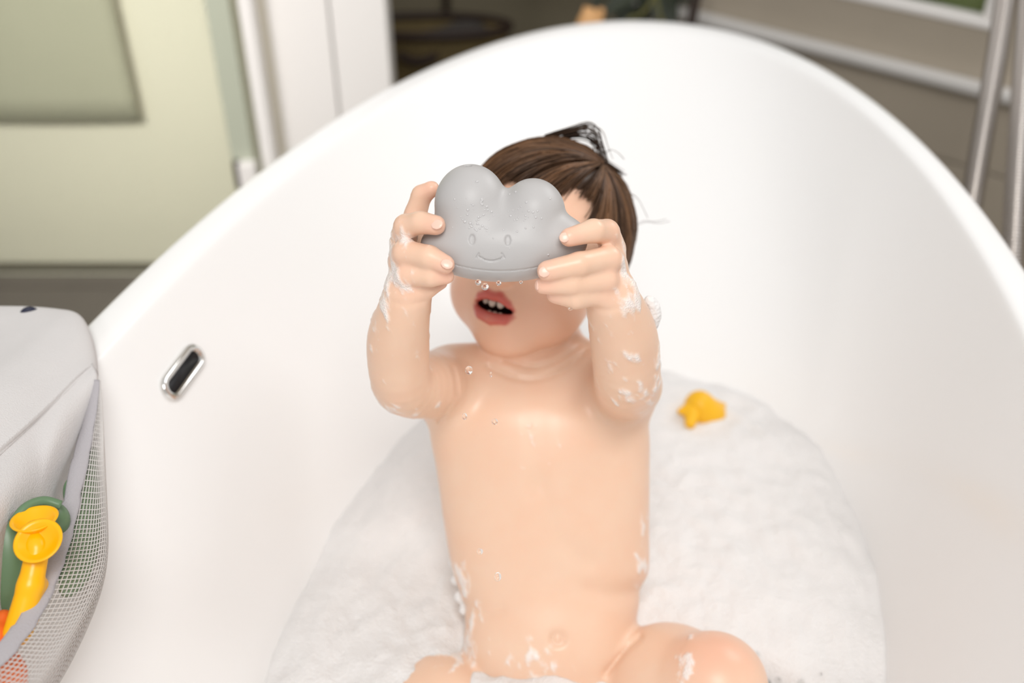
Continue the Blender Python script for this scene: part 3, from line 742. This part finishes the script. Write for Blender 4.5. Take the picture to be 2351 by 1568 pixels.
# nails: thin shells lying on the fingertips
def nail(px, py, d, ax, ln, wd, nrm_tilt):
    c = P(px, py, d); a = P(px + ax[0], py + ax[1], d + ax[2]) - c; a /= np.linalg.norm(a)
    n = -VF + nrm_tilt[0] * VR + nrm_tilt[1] * VU; n -= a * (n @ a); n /= np.linalg.norm(n); b = np.cross(n, a)
    field_obj('nail', [(Ell(c, (ln, wd, 0.0011), [a, b, n]), 0)], 0.0005, M_NAIL, person)
nail(1003, 515, .6362, (10, 1, -.001), .0042, .0036, (.1, .25))
nail(1026, 606, .6356, (10, 4, 0), .0042, .0034, (.15, .3))
nail(1296, 545, .6352, (-10, 3, 0), .0036, .0034, (-.2, .1))
nail(1250, 624, .6345, (-10, 3, 0), .0040, .0036, (-.2, .0))
nail(1234, 655, .6465, (-3, 2, .004), .0022, .0034, (-.95, .1))
nail(1034, 634, .6490, (3, 1, .004), .0022, .0030, (.9, .1))

# ---- hair
Wd = None
def crown(u, lift): return CR_C + (CR_R * lift * u) @ HA
def unit_from_px(px, py):
    r = ray(px, py); o = HA @ (CAMP - CR_C) / CR_R; q = HA @ r / CR_R
    a, b, c = q @ q, o @ q, o @ o - 1.03 ** 2; D = b * b - a * c
    t = (-b - math.sqrt(max(D, 0))) / a; u = o + q * t; return u / np.linalg.norm(u)
WU = unit_from_px(1378, 385)
e1 = np.cross(WU, np.array([0, 0, 1.0])); e1 /= np.linalg.norm(e1); e2 = np.cross(WU, e1)
def upos(psi, rho):
    t = math.cos(psi) * e1 + math.sin(psi) * e2
    return math.cos(rho) * WU + math.sin(rho) * t
# hairline on the face side in head coordinates: everything lower than this (towards the face) is skin
def face_side(u):
    s, v, f = u
    if f > 0.05:
        line = 0.50 + 0.06 * s if -0.72 < s < 0.745 else -0.35
        return v < line
    return v < -0.62 - 0.2 * abs(s)
def limit(psi):
    r = 0.0
    while r < 2.6:
        if r > 0.12 and face_side(upos(psi, r)): return r
        r += 0.03
    return 2.6
NPSI = 120
LIM = np.array([limit(2 * math.pi * i / NPSI) for i in range(NPSI)])
LIMS = np.array([np.median(LIM[[(i + k) % NPSI for k in (-1, 0, 1)]]) for i in range(NPSI)])
def lim(psi): return float(np.interp((psi / (2 * math.pi) * NPSI) % NPSI, np.arange(NPSI + 1), np.append(LIMS, LIMS[0])))
hv_, hf_, hs_ = [], [], []; base_i = 0
capV = []; 
for j in range(18):
    for i in range(NPSI):
        psi = 2 * math.pi * i / NPSI; capV.append(crown(upos(psi, max(0.01, LIMS[i] * j / 17)), 1.012 + 0.03 * min(1.0, 4 * (1 - j / 17))))
capF = [(j * NPSI + i, j * NPSI + (i + 1) % NPSI, (j + 1) * NPSI + (i + 1) % NPSI, (j + 1) * NPSI + i) for j in range(17) for i in range(NPSI)]
hv_.append(np.array(capV)); hf_ += capF; hs_.append(np.full(len(capV), 0.12)); base_i = len(capV)
def strand(pts, r0, r1, shade):
    global base_i
    n = len(pts); rr = np.linspace(r0, r1, n); rr[0] *= 0.6
    v, f = tube_geo(pts, rr, 3, False); hv_.append(v); hf_.extend([tuple(i + base_i for i in q) for q in f]); hs_.append(np.full(len(v), shade)); base_i += len(v)
clumps = [(RNG.uniform(0, 2 * math.pi), RNG.uniform(0.9, 1.1), RNG.uniform(0.0, 1.0)) for _ in range(130)]
for k in range(3000):
    cp, cl_, csh = clumps[k % len(clumps)]
    psi = cp + RNG.normal(0, 0.035); L_ = lim(psi)
    r0 = RNG.uniform(0.0, max(0.05, L_ - 0.45)); r1 = min(L_ + RNG.uniform(-0.10, 0.16), r0 + RNG.uniform(0.7, 1.5))
    if r1 < r0 + 0.15: continue
    lift = 1.035 + 0.055 * RNG.random() * cl_; sw = RNG.normal(0, 0.05); n = 11; pts = []
    for i in range(n):
        t = i / (n - 1); rho = r0 + (r1 - r0) * t
        bulge = 0.020 * math.sin(math.pi * t) + 0.004 * math.sin(6 * psi + 5 * rho)
        conv = (cp - psi) * 0.7 * t
        pts.append(crown(upos(psi + sw * t + conv + 0.25 * rho * 0.3, max(rho, 0.01)), lift + bulge - 0.02 * t * t))
    strand(pts, 0.00085, 0.0003, float(np.clip(0.10 + 0.75 * csh * RNG.uniform(0.5, 1.2) * (0.35 + 0.65 * (psi % 6.28 > 0)), 0, 1)))
# wisps standing away from the crown
def wisp(pts, n, spread, r=0.0007):
    for k in range(n):
        j = RNG.normal(0, spread, 3); pts2 = [P(x, y, d) + j * (0.3 + 0.9 * i / len(pts)) for i, (x, y, d) in enumerate(pts)]
        strand(catmull(pts2, 14), r, 0.0002, float(RNG.uniform(0.0, 0.25)))
wisp([(1250, 318, .835), (1310, 304, .83), (1350, 296, .83), (1372, 312, .832), (1380, 345, .836), (1390, 378, .84)], 14, 0.0034)
wisp([(1290, 316, .84), (1335, 310, .835), (1362, 322, .835), (1378, 350, .838), (1392, 385, .84)], 12, 0.0034)
wisp([(1300, 330, .825), (1345, 345, .83), (1385, 372, .83), (1425, 400, .835)], 26, 0.0024)
wisp([(1380, 390, .83), (1410, 410, .835), (1432, 425, .84)], 14, 0.0026)
wisp([(1395, 420, .835), (1425, 440, .84), (1445, 455, .845)], 14, 0.003)
wisp([(1392, 350, .84), (1402, 344, .84), (1418, 350, .84), (1434, 366, .84)], 2, 0.0006, 0.00025)
wisp([(1440, 440, .85), (1465, 455, .85), (1480, 480, .85), (1490, 500, .85)], 2, 0.001, 0.00022)
wisp([(1455, 520, .85), (1480, 507, .85), (1510, 508, .85), (1535, 502, .85)], 2, 0.001, 0.00022)
hair = obj('hair', np.concatenate(hv_), hf_, M_HAIR, person); hair['kind'] = 'stuff'; hair['label'] = 'damp brown hair swept forward from the crown'
sa = hair.data.attributes.new('shade', 'FLOAT', 'POINT'); sa.data.foreach_set('value', np.concatenate(hs_).astype(np.float32))

# ------------------------------------------------------------------ the cloud toy
cloud_c = P(1152, 520, 0.664)
CP = [(Ell(P(1153, 563, .664), (0.0545, 0.0245, 0.0250), [VR, VU, VF]), 0), (Ell(P(1081, 470, .664), (0.0242, 0.0268, 0.0245), [VR, VU, VF]), 0.010), (Ell(P(1224, 490, .664), (0.0215, 0.0232, 0.0235), [VR, VU, VF]), 0.008), (Ell(P(1290, 545, .664), (0.0165, 0.0135, 0.0180), [VR, VU, VF]), 0.007)]
cl_lo = np.min([q.lo for q, k in CP], axis=0) - 0.003; cl_hi = np.max([q.hi for q, k in CP], axis=0) + 0.003
CFd = Field(cl_lo, cl_hi, 0.00062)
for q, k in CP: CFd.add(q, k, 0.012)
# engraved face, seam and vent: a groove pressed into the front skin
g = [(CFd.lo[i] + CFd.h * np.arange(CFd.n[i])).astype(np.float32) for i in range(3)]
X, Y, Z = g[0][:, None, None], g[1][None, :, None], g[2][None, None, :]
dd_ = (Y - CAMP[1]) * np.float32(VF[1]) + (Z - CAMP[2]) * np.float32(VF[2]) + 0 * X
uu = X / dd_ * FPX + 1175.5; vv = 784 - ((Y - CAMP[1]) * np.float32(VU[1]) + (Z - CAMP[2]) * np.float32(VU[2])) / dd_ * FPX
front = (dd_ < 0.662)
def groove(dist, w): return np.clip(1 - (dist / w) ** 2, 0, 1)
def ell_m(cx, cy, a, b): return np.sqrt(((uu - cx) / a) ** 2 + ((vv - cy) / b) ** 2)
mask = np.zeros_like(CFd.F)
for ex, ey in ((1084, 550), (1166, 552)):
    q = ell_m(ex, ey, 7.5, 13); mask = np.maximum(mask, np.clip((1.0 - q) / 0.22, 0, 1) * 0.0011)
arc_y = 599 - ((uu - 1128.5) / 30.0) ** 2 * 11.5
mask = np.maximum(mask, groove(np.abs(vv - arc_y), 2.6) * (np.abs(uu - 1128.5) < 29) * 0.0011)
for sx, x0, y0, x1, y1 in ((0, 1094, 591, 1100, 582), (0, 1152, 582, 1158, 592)):
    t = np.clip(((uu - x0) * (x1 - x0) + (vv - y0) * (y1 - y0)) / ((x1 - x0) ** 2 + (y1 - y0) ** 2), 0, 1)
    mask = np.maximum(mask, groove(np.hypot(uu - x0 - t * (x1 - x0), vv - y0 - t * (y1 - y0)), 2.6) * 0.0010)
seam_y = 622 - ((uu - 1150) / 100.0) ** 2 * 13
mask = np.maximum(mask, groove(np.abs(vv - seam_y), 2.0) * 0.0006)
CFd.F += (mask * front).astype(np.float32)
vent = P(1075, 386, 0.655)
CFd.cut(Ell(vent, (0.0025, 0.004, 0.0022), [VR, VU, VF]), 0.0008, 0.004)
CV, CQ = CFd.mesh(); CV = laplace(CV, CQ, 1, 0.4)
cloud = fast_obj('cloud_toy', CV, CQ, M_CLOUD); tag(cloud, 'grey silicone cloud bath toy with engraved smile held up in both hands', 'toy')

# ------------------------------------------------------------------ foam, water and suds
nr2, na2 = 110, 260; fv = []
cw = sup(1e-6, 1e-6, 2.0, WAT['cx'], WAT['cy'], WAT['yaw'], ZW, np.array([0.0]))[0]
ang = np.linspace(0, 2 * math.pi, na2 + 1)[:-1]
edge = sup(WAT['a'] + 0.003, WAT['b'] + 0.003, WAT['n'], WAT['cx'], WAT['cy'], WAT['yaw'], ZW, ang)
lap = P(1235, 1600, 0.785); lthigh = P(1010, 1560, 0.80); hole = P(1745, 1560, 0.0); rr = ray(1750, 1565); hole = CAMP + rr * ((ZW - CAM_Z) / rr[2])
def foam_z(x, y, e):
    v = Vector((x, y, 0))
    z = ZW + 0.007 * mnoise.noise(v * 9) + 0.004 * mnoise.noise(v * 24 + Vector((3, 1, 0))) + 0.0030 * mnoise.noise(v * 60) + 0.0014 * mnoise.noise(v * 150)
    z += 0.040 * math.exp(-((x - lap[0]) ** 2 / 0.058 ** 2 + (y - lap[1] + 0.02) ** 2 / 0.055 ** 2))
    z += 0.018 * math.exp(-((x - lthigh[0] + 0.02) ** 2 / 0.05 ** 2 + (y - lthigh[1]) ** 2 / 0.07 ** 2))
    z -= 0.040 * math.exp(-((x - hole[0]) ** 2 / 0.022 ** 2 + (y - hole[1]) ** 2 / 0.020 ** 2))
    return z - 0.010 * max(0.0, (e - 0.86) / 0.14)
for i in range(nr2):
    e = (i + 0.5) / (nr2 - 0.5)
    for k in range(na2):
        p = cw + (edge[k] - cw) * e; fv.append((p[0], p[1], foam_z(p[0], p[1], e)))
ff = [(i * na2 + k, i * na2 + (k + 1) % na2, (i + 1) * na2 + (k + 1) % na2, (i + 1) * na2 + k) for i in range(nr2 - 1) for k in range(na2)] + [tuple(range(na2 - 1, -1, -1))]
ff = [f[::-1] for f in ff]
foam = obj('bath_foam', fv, ff, M_FOAM); tag(foam, 'thick layer of white bubble foam filling the bathtub around the toddler', 'foam', kind='stuff')
wv_ = [cw + np.array([0, 0, -0.022])] + [cw + (e_ - cw) * 0.985 + np.array([0, 0, -0.022]) for e_ in edge]
wtr = obj('bath_water', wv_, [(0, 1 + k, 1 + (k + 1) % na2) for k in range(na2)], M_BATHWATER); tag(wtr, 'bath water showing through a gap in the foam beside the knee', 'water', kind='stuff')
# bubbles round the gap, one cluster nobody could count
bvv, bff = [], []; b0 = 0
for i in range(70):
    a, r = RNG.uniform(0, 6.28), abs(RNG.normal(0, 0.022)); x, y = hole[0] + r * math.cos(a), hole[1] + r * math.sin(a); rad = RNG.uniform(0.001, 0.0034)
    v, f = lathe_geo([(rad * math.sin(t) + 1e-5, -rad * math.cos(t)) for t in np.linspace(0, math.pi, 7)], (x, y, max(foam_z(x, y, 0.5), ZW - 0.022) + rad * 0.4), seg=10)
    bvv += v; bff += [tuple(q + b0 for q in g_) for g_ in f]; b0 += len(v)
bub = obj('bubbles', bvv, bff, M_WATER); tag(bub, 'clear soap bubbles in the foam gap beside the knee', 'bubbles', kind='stuff')

def suds_clump(label, pts, h=0.0013):
    pr = [(Ell(P(x, y, d), (r, r, r)), 0.004) for x, y, d, r in pts]
    o = field_obj('soap_suds', pr, h, M_FOAM); tag(o, label, 'suds', kind='stuff'); return o
suds_clump('blob of white suds below the wrist of the arm nearer the yellow toy', [(1497, 700, .708, .005), (1501, 715, .71, .005), (1503, 730, .712, .0045), (1500, 748, .714, .0035), (1490, 690, .705, .0035)])
suds_clump('streak of white suds on the elbow nearer the yellow toy', [(1502, 820, .735, .004), (1505, 838, .737, .0045), (1500, 855, .738, .004), (1490, 842, .732, .003)])
suds_clump('lump of white suds hanging under the elbow nearer the toy organiser', [(872, 885, .745, .006), (882, 905, .748, .007), (900, 920, .752, .007), (922, 930, .757, .006), (945, 938, .762, .005)])
suds_clump('band of white suds running down the side of the waist', [(1044, 1290, .852, .005), (1050, 1330, .853, .0055), (1058, 1370, .852, .0055), (1068, 1400, .85, .005), (1078, 1430, .846, .004)])

# ---- falling and clinging drops of water
def drop(px, py, d, rpx, label, st=1.0):
    r = rpx / FPX * d; c = P(px, py, d)
    V, F = lathe_geo([(r * math.sin(t) + 1e-6, -st * r * math.cos(t)) for t in np.linspace(0, math.pi, 15)], c, VU, seg=20)
    o = obj('water_drop', V, F, M_WATER); tag(o, label, 'drop', 'water drops falling from the cloud toy'); return o
drop(1077, 850, .690, 9, 'round water drop falling in front of the shoulder by the neck', 1.1)
drop(1067, 956, .690, 6, 'small water drop falling in front of the armpit', 1.3)
drop(1136, 968, .690, 7, 'water drop falling in front of the upper chest')
drop(1102, 1266, .690, 7, 'water drop falling before the lower ribs, higher of two')
drop(1143, 1324, .690, 8, 'water drop falling before the upper belly, lower of two', 1.3)
drop(1114, 658, .652, 8.5, 'large water drop hanging under the cloud toy above the mouth')
drop(1098, 648, .655, 7, 'water drop at the cloud toy underside beside the largest drop')
drop(1145, 650, .655, 6, 'small water drop under the middle of the cloud toy')
drop(1309, 708, .655, 5.5, 'water drop hanging under the little finger')
drop(1196, 648, .655, 4, 'tiny water drop under the right half of the cloud toy')
drop(1127, 860, .69, 3.2, 'tiny water drop falling in front of the collarbone', 2.0)
CB = BVHTree.FromPolygons([tuple(v) for v in CV], [tuple(q) for q in CQ])
dv, df, d0 = [], [], 0
for i in range(80):
    if i < 45: px, py = RNG.normal(1100, 22), RNG.normal(495, 30)
    elif i < 70: px, py = RNG.normal(1210, 25), RNG.normal(500, 18)
    else: px, py = RNG.uniform(980, 1330), RNG.uniform(390, 640)
    h = CB.ray_cast(Vector(CAMP), Vector(ray(px, py)).normalized())
    if h[0] is None: continue
    n = np.array(h[1]); n = n if n @ VF < 0 else -n; r = RNG.uniform(0.00035, 0.0010)
    v, f = lathe_geo([(r * math.sin(t) + 1e-6, 0.55 * r * math.cos(t)) for t in np.linspace(0, math.pi / 2 + 0.3, 6)], np.array(h[0]), n, seg=9)
    dv += v; df += [tuple(q + d0 for q in g_) for g_ in f]; d0 += len(v)
beads = obj('water_beads', dv, df, M_BEAD, cloud); tag(beads, 'clear water beads', kind='stuff')

# ------------------------------------------------------------------ yellow toy on the foam
dz = P(1610, 945, 1.185)
DK = [(Ell(P(1618, 950, 1.110), (0.023, 0.018, 0.022), [VR, VU, VF]), 0), (Ell(P(1606, 930, 1.101), (0.0165, 0.0165, 0.017), [VR, VU, VF]), 0.008), (Cone(P(1640, 940, 1.115), P(1660, 932, 1.120), 0.010, 0.004), 0.008)]
duck = field_obj('rubber_duck', DK, 0.0014, M_DUCK); tag(duck, 'yellow rubber bath toy floating on the foam behind the toddler', 'toy')
bk_ = field_obj('beak', [(Cone(P(1585, 938, 1.096), P(1562, 944, 1.093), 0.0075, 0.0035), 0), (Cone(P(1590, 950, 1.092), P(1585, 972, 1.082), 0.009, 0.006), 0.006)], 0.0012, M_DUCK, duck)

# ------------------------------------------------------------------ fabric toy organiser hooked over the rim
org = empty('toy_organiser', P(60, 900, .70)); tag(org, 'pale grey fabric bath toy organiser with mesh pocket hung over the bathtub rim', 'organiser')
far_prof = [(-190, 712, .82), (-60, 708, .812), (60, 708, .803), (140, 714, .795), (178, 724, .787), (198, 762, .772), (208, 805, .760), (211, 842, .748)]
shift = P(0, 1040, .655) - P(211, 842, .748)
fp = [P(*q) for q in far_prof]
rows = []
for t, dr in ((0.0, 0.012), (0.03, 0.004), (0.10, 0.0), (0.5, 0.001), (1.0, 0.0), (1.6, 0.0), (2.1, 0.0)):
    rows.append([p + shift * t - np.array([0, 0, dr]) + np.array([0.004 * (dr > 0.01), 0, 0]) * -1 for p in fp])
Vc, Fc = grid_geo(loft(rows, 46, 48)); cov = obj('top_cover', Vc, Fc, M_FABRIC, org); s_ = cov.modifiers.new('s', 'SOLIDIFY'); s_.thickness = 0.010; s_.offset = 0.0
tab = field_obj('strap_slot', [(Ell(P(69, 723, .790), (0.0075, 0.0034, 0.0075), [(0.93, 0.36, 0.0), (-0.36, 0.93, 0.0), (0, 0, 1)]), 0)], 0.0006, M_NAVY, org); tab['label'] = 'navy oval strap slot'
B_ = [(219, 872, .738), (212, 930, .728), (198, 1000, .715), (180, 1080, .694), (158, 1180, .668), (136, 1260, .645), (110, 1330, .622), (72, 1412, .600), (24, 1478, .578), (-40, 1540, .556), (-140, 1600, .53)]
M__ = [(222, 878, .738), (233, 940, .726), (238, 1010, .714), (242, 1090, .702), (246, 1180, .680), (247, 1250, .663), (238, 1320, .646), (205, 1400, .626), (160, 1480, .602), (100, 1568, .576), (10, 1660, .545)]
K__ = [(205, 900, .742), (195, 1000, .745), (190, 1100, .735), (185, 1220, .725), (175, 1320, .715), (160, 1400, .705), (140, 1480, .690), (110, 1560, .675), (70, 1640, .655), (10, 1720, .63), (-80, 1800, .60)]
Bp, Mp, Kp = [[P(*q) for q in L_] for L_ in (B_, M__, K__)]
bind = []
bc_ = catmull(Bp, 60); nrmb = np.gradient(bc_, axis=0)
sec_rows = [Bp, [0.45 * a + 0.55 * b + np.array([0.004, -0.002, 0.002]) for a, b in zip(Bp, Mp)], Mp, [0.6 * a + 0.4 * b + np.array([0.002, 0, -0.008]) for a, b in zip(Mp, Kp)], Kp]
NETG = loft(sec_rows, 64, 150)
# netting: every thread a thin tube, joined into one part
nv_, nf_, n0 = [], [], 0
def add_thread(pts, r):
    global n0
    v, f = tube_geo(pts, r, 4, False); nv_.append(v); nf_.extend([tuple(i + n0 for i in q) for q in f]); n0 += len(v)
for i in range(0, 64, 2): add_thread(NETG[i, ::3], 0.00042)
for j in range(0, 150, 2): add_thread(NETG[::2, j], 0.00042)
net = obj('mesh_net', np.concatenate(nv_), nf_, M_NET, org); net['kind'] = 'stuff'; net['label'] = 'see-through grey netting pocket'
tapeA = catmull(Bp, 70); nb = NETG[3, np.linspace(0, 149, 70).astype(int)] - tapeA; nb /= np.linalg.norm(nb, axis=1)[:, None] + 1e-9
wd_ = np.linspace(0.0055, 0.0080, 70)[:, None]
tape_rows = [tapeA - nb * wd_ * 0.9, tapeA - VF * 0.0022 - nb * wd_ * 0.3, tapeA - VF * 0.0022 + nb * wd_ * 0.3, tapeA + nb * wd_ * 0.9]
Vt_, Ft_ = grid_geo(np.array([catmull(np.array([r[i] for r in tape_rows]), 9) for i in range(70)]))
tp = obj('binding', Vt_, Ft_, M_BIND, org); s_ = tp.modifiers.new('s', 'SOLIDIFY'); s_.thickness = 0.002; s_.offset = 0; tp['label'] = 'darker grey binding tape along the pocket edge'
row1 = [P(212, 838, .746), P(150, 897, .720), P(70, 973, .688), P(0, 1038, .658), P(-130, 1160, .60)]
row2 = [P(221, 872, .738), P(168, 950, .713), P(95, 1050, .677), P(15, 1140, .632), P(-90, 1260, .58)]
row3 = [P(205, 980, .734), P(150, 1080, .705), P(92, 1160, .672), P(10, 1270, .625), P(-80, 1370, .58)]
row4 = [P(192, 1120, .728), P(140, 1230, .700), P(80, 1310, .668), P(5, 1400, .628), P(-80, 1490, .585)]
row5 = [P(170, 1330, .715), P(130, 1410, .690), P(70, 1500, .660), P(0, 1580, .63), P(-80, 1650, .59)]
Gp = loft([row1, row2, row3, row4, row5], 40, 50)
for j in range(50):
    for i in range(40):
        u, v = j / 49, i / 39; Gp[i, j] += -VF * 0.006 * math.sin(math.pi * v) * math.exp(-((u - 0.30 - 0.35 * v) / 0.09) ** 2) + VF * 0.005 * math.exp(-((u - 0.50 - 0.3 * v) / 0.07) ** 2) * math.sin(math.pi * v)
Vb_, Fb_ = grid_geo(Gp); bp_ = obj('back_panel', Vb_, Fb_, M_FABRIC, org); s_ = bp_.modifiers.new('s', 'SOLIDIFY'); s_.thickness = 0.004; s_.offset = 0
tube('piping', catmull([P(212, 841, .7455), P(150, 899, .718), P(70, 975, .686), P(0, 1040, .655), P(-120, 1153, .603)], 40), 0.0016, M_FABRIC, org, 8)
# toys in the pocket
leafp = NETG[8:50, 30:108].copy()
cn = []
for i in range(leafp.shape[0]):
    for j in range(leafp.shape[1]):
        pass
u_ = np.linspace(-1, 1, leafp.shape[0])[:, None]; v_ = np.linspace(-1, 1, leafp.shape[1])[None, :]
gx = NETG[2:42]
def patch(ci, cj, ri, rj, off, n=26):
    """a rounded sheet lying just inside the netting"""
    V = []; F = []
    from_i = lambda a: int(np.clip(a, 0, 63)); from_j = lambda a: int(np.clip(a, 0, 149))
    for k in range(9):
        e = k / 8.0
        for m in range(n):
            t = 2 * math.pi * m / n; c, s = math.cos(t), math.sin(t)
            c = math.copysign(abs(c) ** 0.75, c); s = math.copysign(abs(s) ** 0.75, s)
            V.append(NETG[from_i(ci + ri * e * c), from_j(cj + rj * e * s)] + VF * (off * 0.7 - 0.002 * (1 - e * e)) - VR * off * 0.8)
    for k in range(8):
        for m in range(n):
            q = (m + 1) % n; F.append((k * n + m, k * n + q, (k + 1) * n + q, (k + 1) * n + m))
    return V, F
Vl, Fl = patch(16, 66, 12.5, 35, 0.0055)
scoop = obj('bath_scoop', laplace(np.array(Vl), np.array(Fl), 3, 0.5), Fl, mat('pale_sage_silicone', (0.25, 0.33, 0.21), 0.4, var=0.06, vscale=25)); s_ = scoop.modifiers.new('s', 'SOLIDIFY'); s_.thickness = 0.004
tag(scoop, 'flat rounded sage green bath toy pressed against the netting', 'toy')
gt = field_obj('bath_cup', [(Ell(P(48, 1290, .645), (0.021, 0.033, 0.014), [VR, VU, VF]), 0), (Ell(P(100, 1195, .655), (0.017, 0.014, 0.012), [VR, VU, VF]), 0.006), (Ell(P(10, 1300, .628), (0.014, 0.030, 0.010), [VR, VU, VF]), 0.004)], 0.0012, M_GREEN)
tag(gt, 'dark green rounded bath toy lying behind the yellow one in the organiser', 'toy')
rimg = tube('rim', catmull([P(30, 1200, .626), P(60, 1165, .633), P(100, 1150, .642), P(140, 1160, .646)], 24), 0.0032, M_GREEN, gt)
tp2 = field_obj('bath_cup_lid', [(Ell(P(158, 1130, .690), (0.004, 0.009, 0.003), [VR, VU, VF]), 0)], 0.0008, M_GREEN, gt)
yel = empty('funnel_toy', P(80, 1240, .615)); tag(yel, 'yellow bath toy with two round cups and a long handle in the organiser', 'toy')
def cup(cx, cy, d, r, ax, name):
    R_ = r / FPX * d
    pr = [(0.0005, -R_ * 0.55), (R_ * 0.35, -R_ * 0.52), (R_ * 0.72, -R_ * 0.32), (R_ * 0.97, 0.0), (R_ * 0.99, R_ * 0.05), (R_ * 0.92, R_ * 0.07), (R_ * 0.80, R_ * 0.0), (R_ * 0.55, -R_ * 0.24), (R_ * 0.25, -R_ * 0.34), (0.0005, -R_ * 0.36)]
    V, F = lathe_geo(pr, P(cx, cy, d), ax, seg=36); o = obj(name, V, F, M_YELLOW, yel); return o
cup(88, 1242, .608, 55, -VF * 0.82 + VU * 0.55 + VR * 0.05, 'cup'); cup(79, 1192, .622, 53, -VF * 0.42 + VU * 0.90, 'cup')
field_obj('handle', [(Chain(H([(86, 1265, .614, .0068), (70, 1345, .608, .0075), (42, 1450, .603, .0085)]), 0.003), 0), (Cone(P(88, 1345, .616), P(62, 1420, .612), 0.006, 0.007), 0.004), (Cone(P(80, 1215, .622), P(84, 1250, .616), 0.006, 0.007), 0.003)], 0.0010, M_YELLOW, yel)
ora = field_obj('squirt_toy', [(Ell(P(-12, 1468, .606), (0.012, 0.012, 0.011), [VR, VU, VF]), 0), (Ell(P(12, 1560, .590), (0.013, 0.018, 0.010), [VR, VU, VF]), 0.006), (Ell(P(8, 1422, .612), (0.006, 0.006, 0.006), [VR, VU, VF]), 0.004)], 0.0010, M_ORANGE)
tag(ora, 'orange bath toy at the bottom of the organiser below the yellow handle', 'toy')

# ------------------------------------------------------------------ shower hoses right of the bathtub
def hose(name, pts, r, label):
    path = catmull([P(*q) for q in pts], 900); rad = r * (1 + 0.10 * np.sin(np.arange(900) * 2 * math.pi / 6.0))
    o = tube(name, path, rad, M_HOSE, sides=14); tag(o, label, 'hose'); return o
hose('shower_hose', [(2345, -190, 1.22), (2313, -30, 1.20), (2290, 120, 1.18), (2262, 280, 1.16), (2235, 440, 1.15), (2212, 600, 1.16), (2200, 800, 1.2), (2200, 1000, 1.25)], 0.0115, 'ribbed chrome hose nearer the bathtub end, left of the two')
hose('shower_hose', [(2372, -190, 1.16), (2362, 0, 1.14), (2350, 180, 1.12), (2338, 350, 1.10), (2328, 520, 1.09), (2318, 700, 1.10), (2310, 900, 1.14), (2305, 1050, 1.2)], 0.0112, 'ribbed chrome hose by the right edge, right of the two')
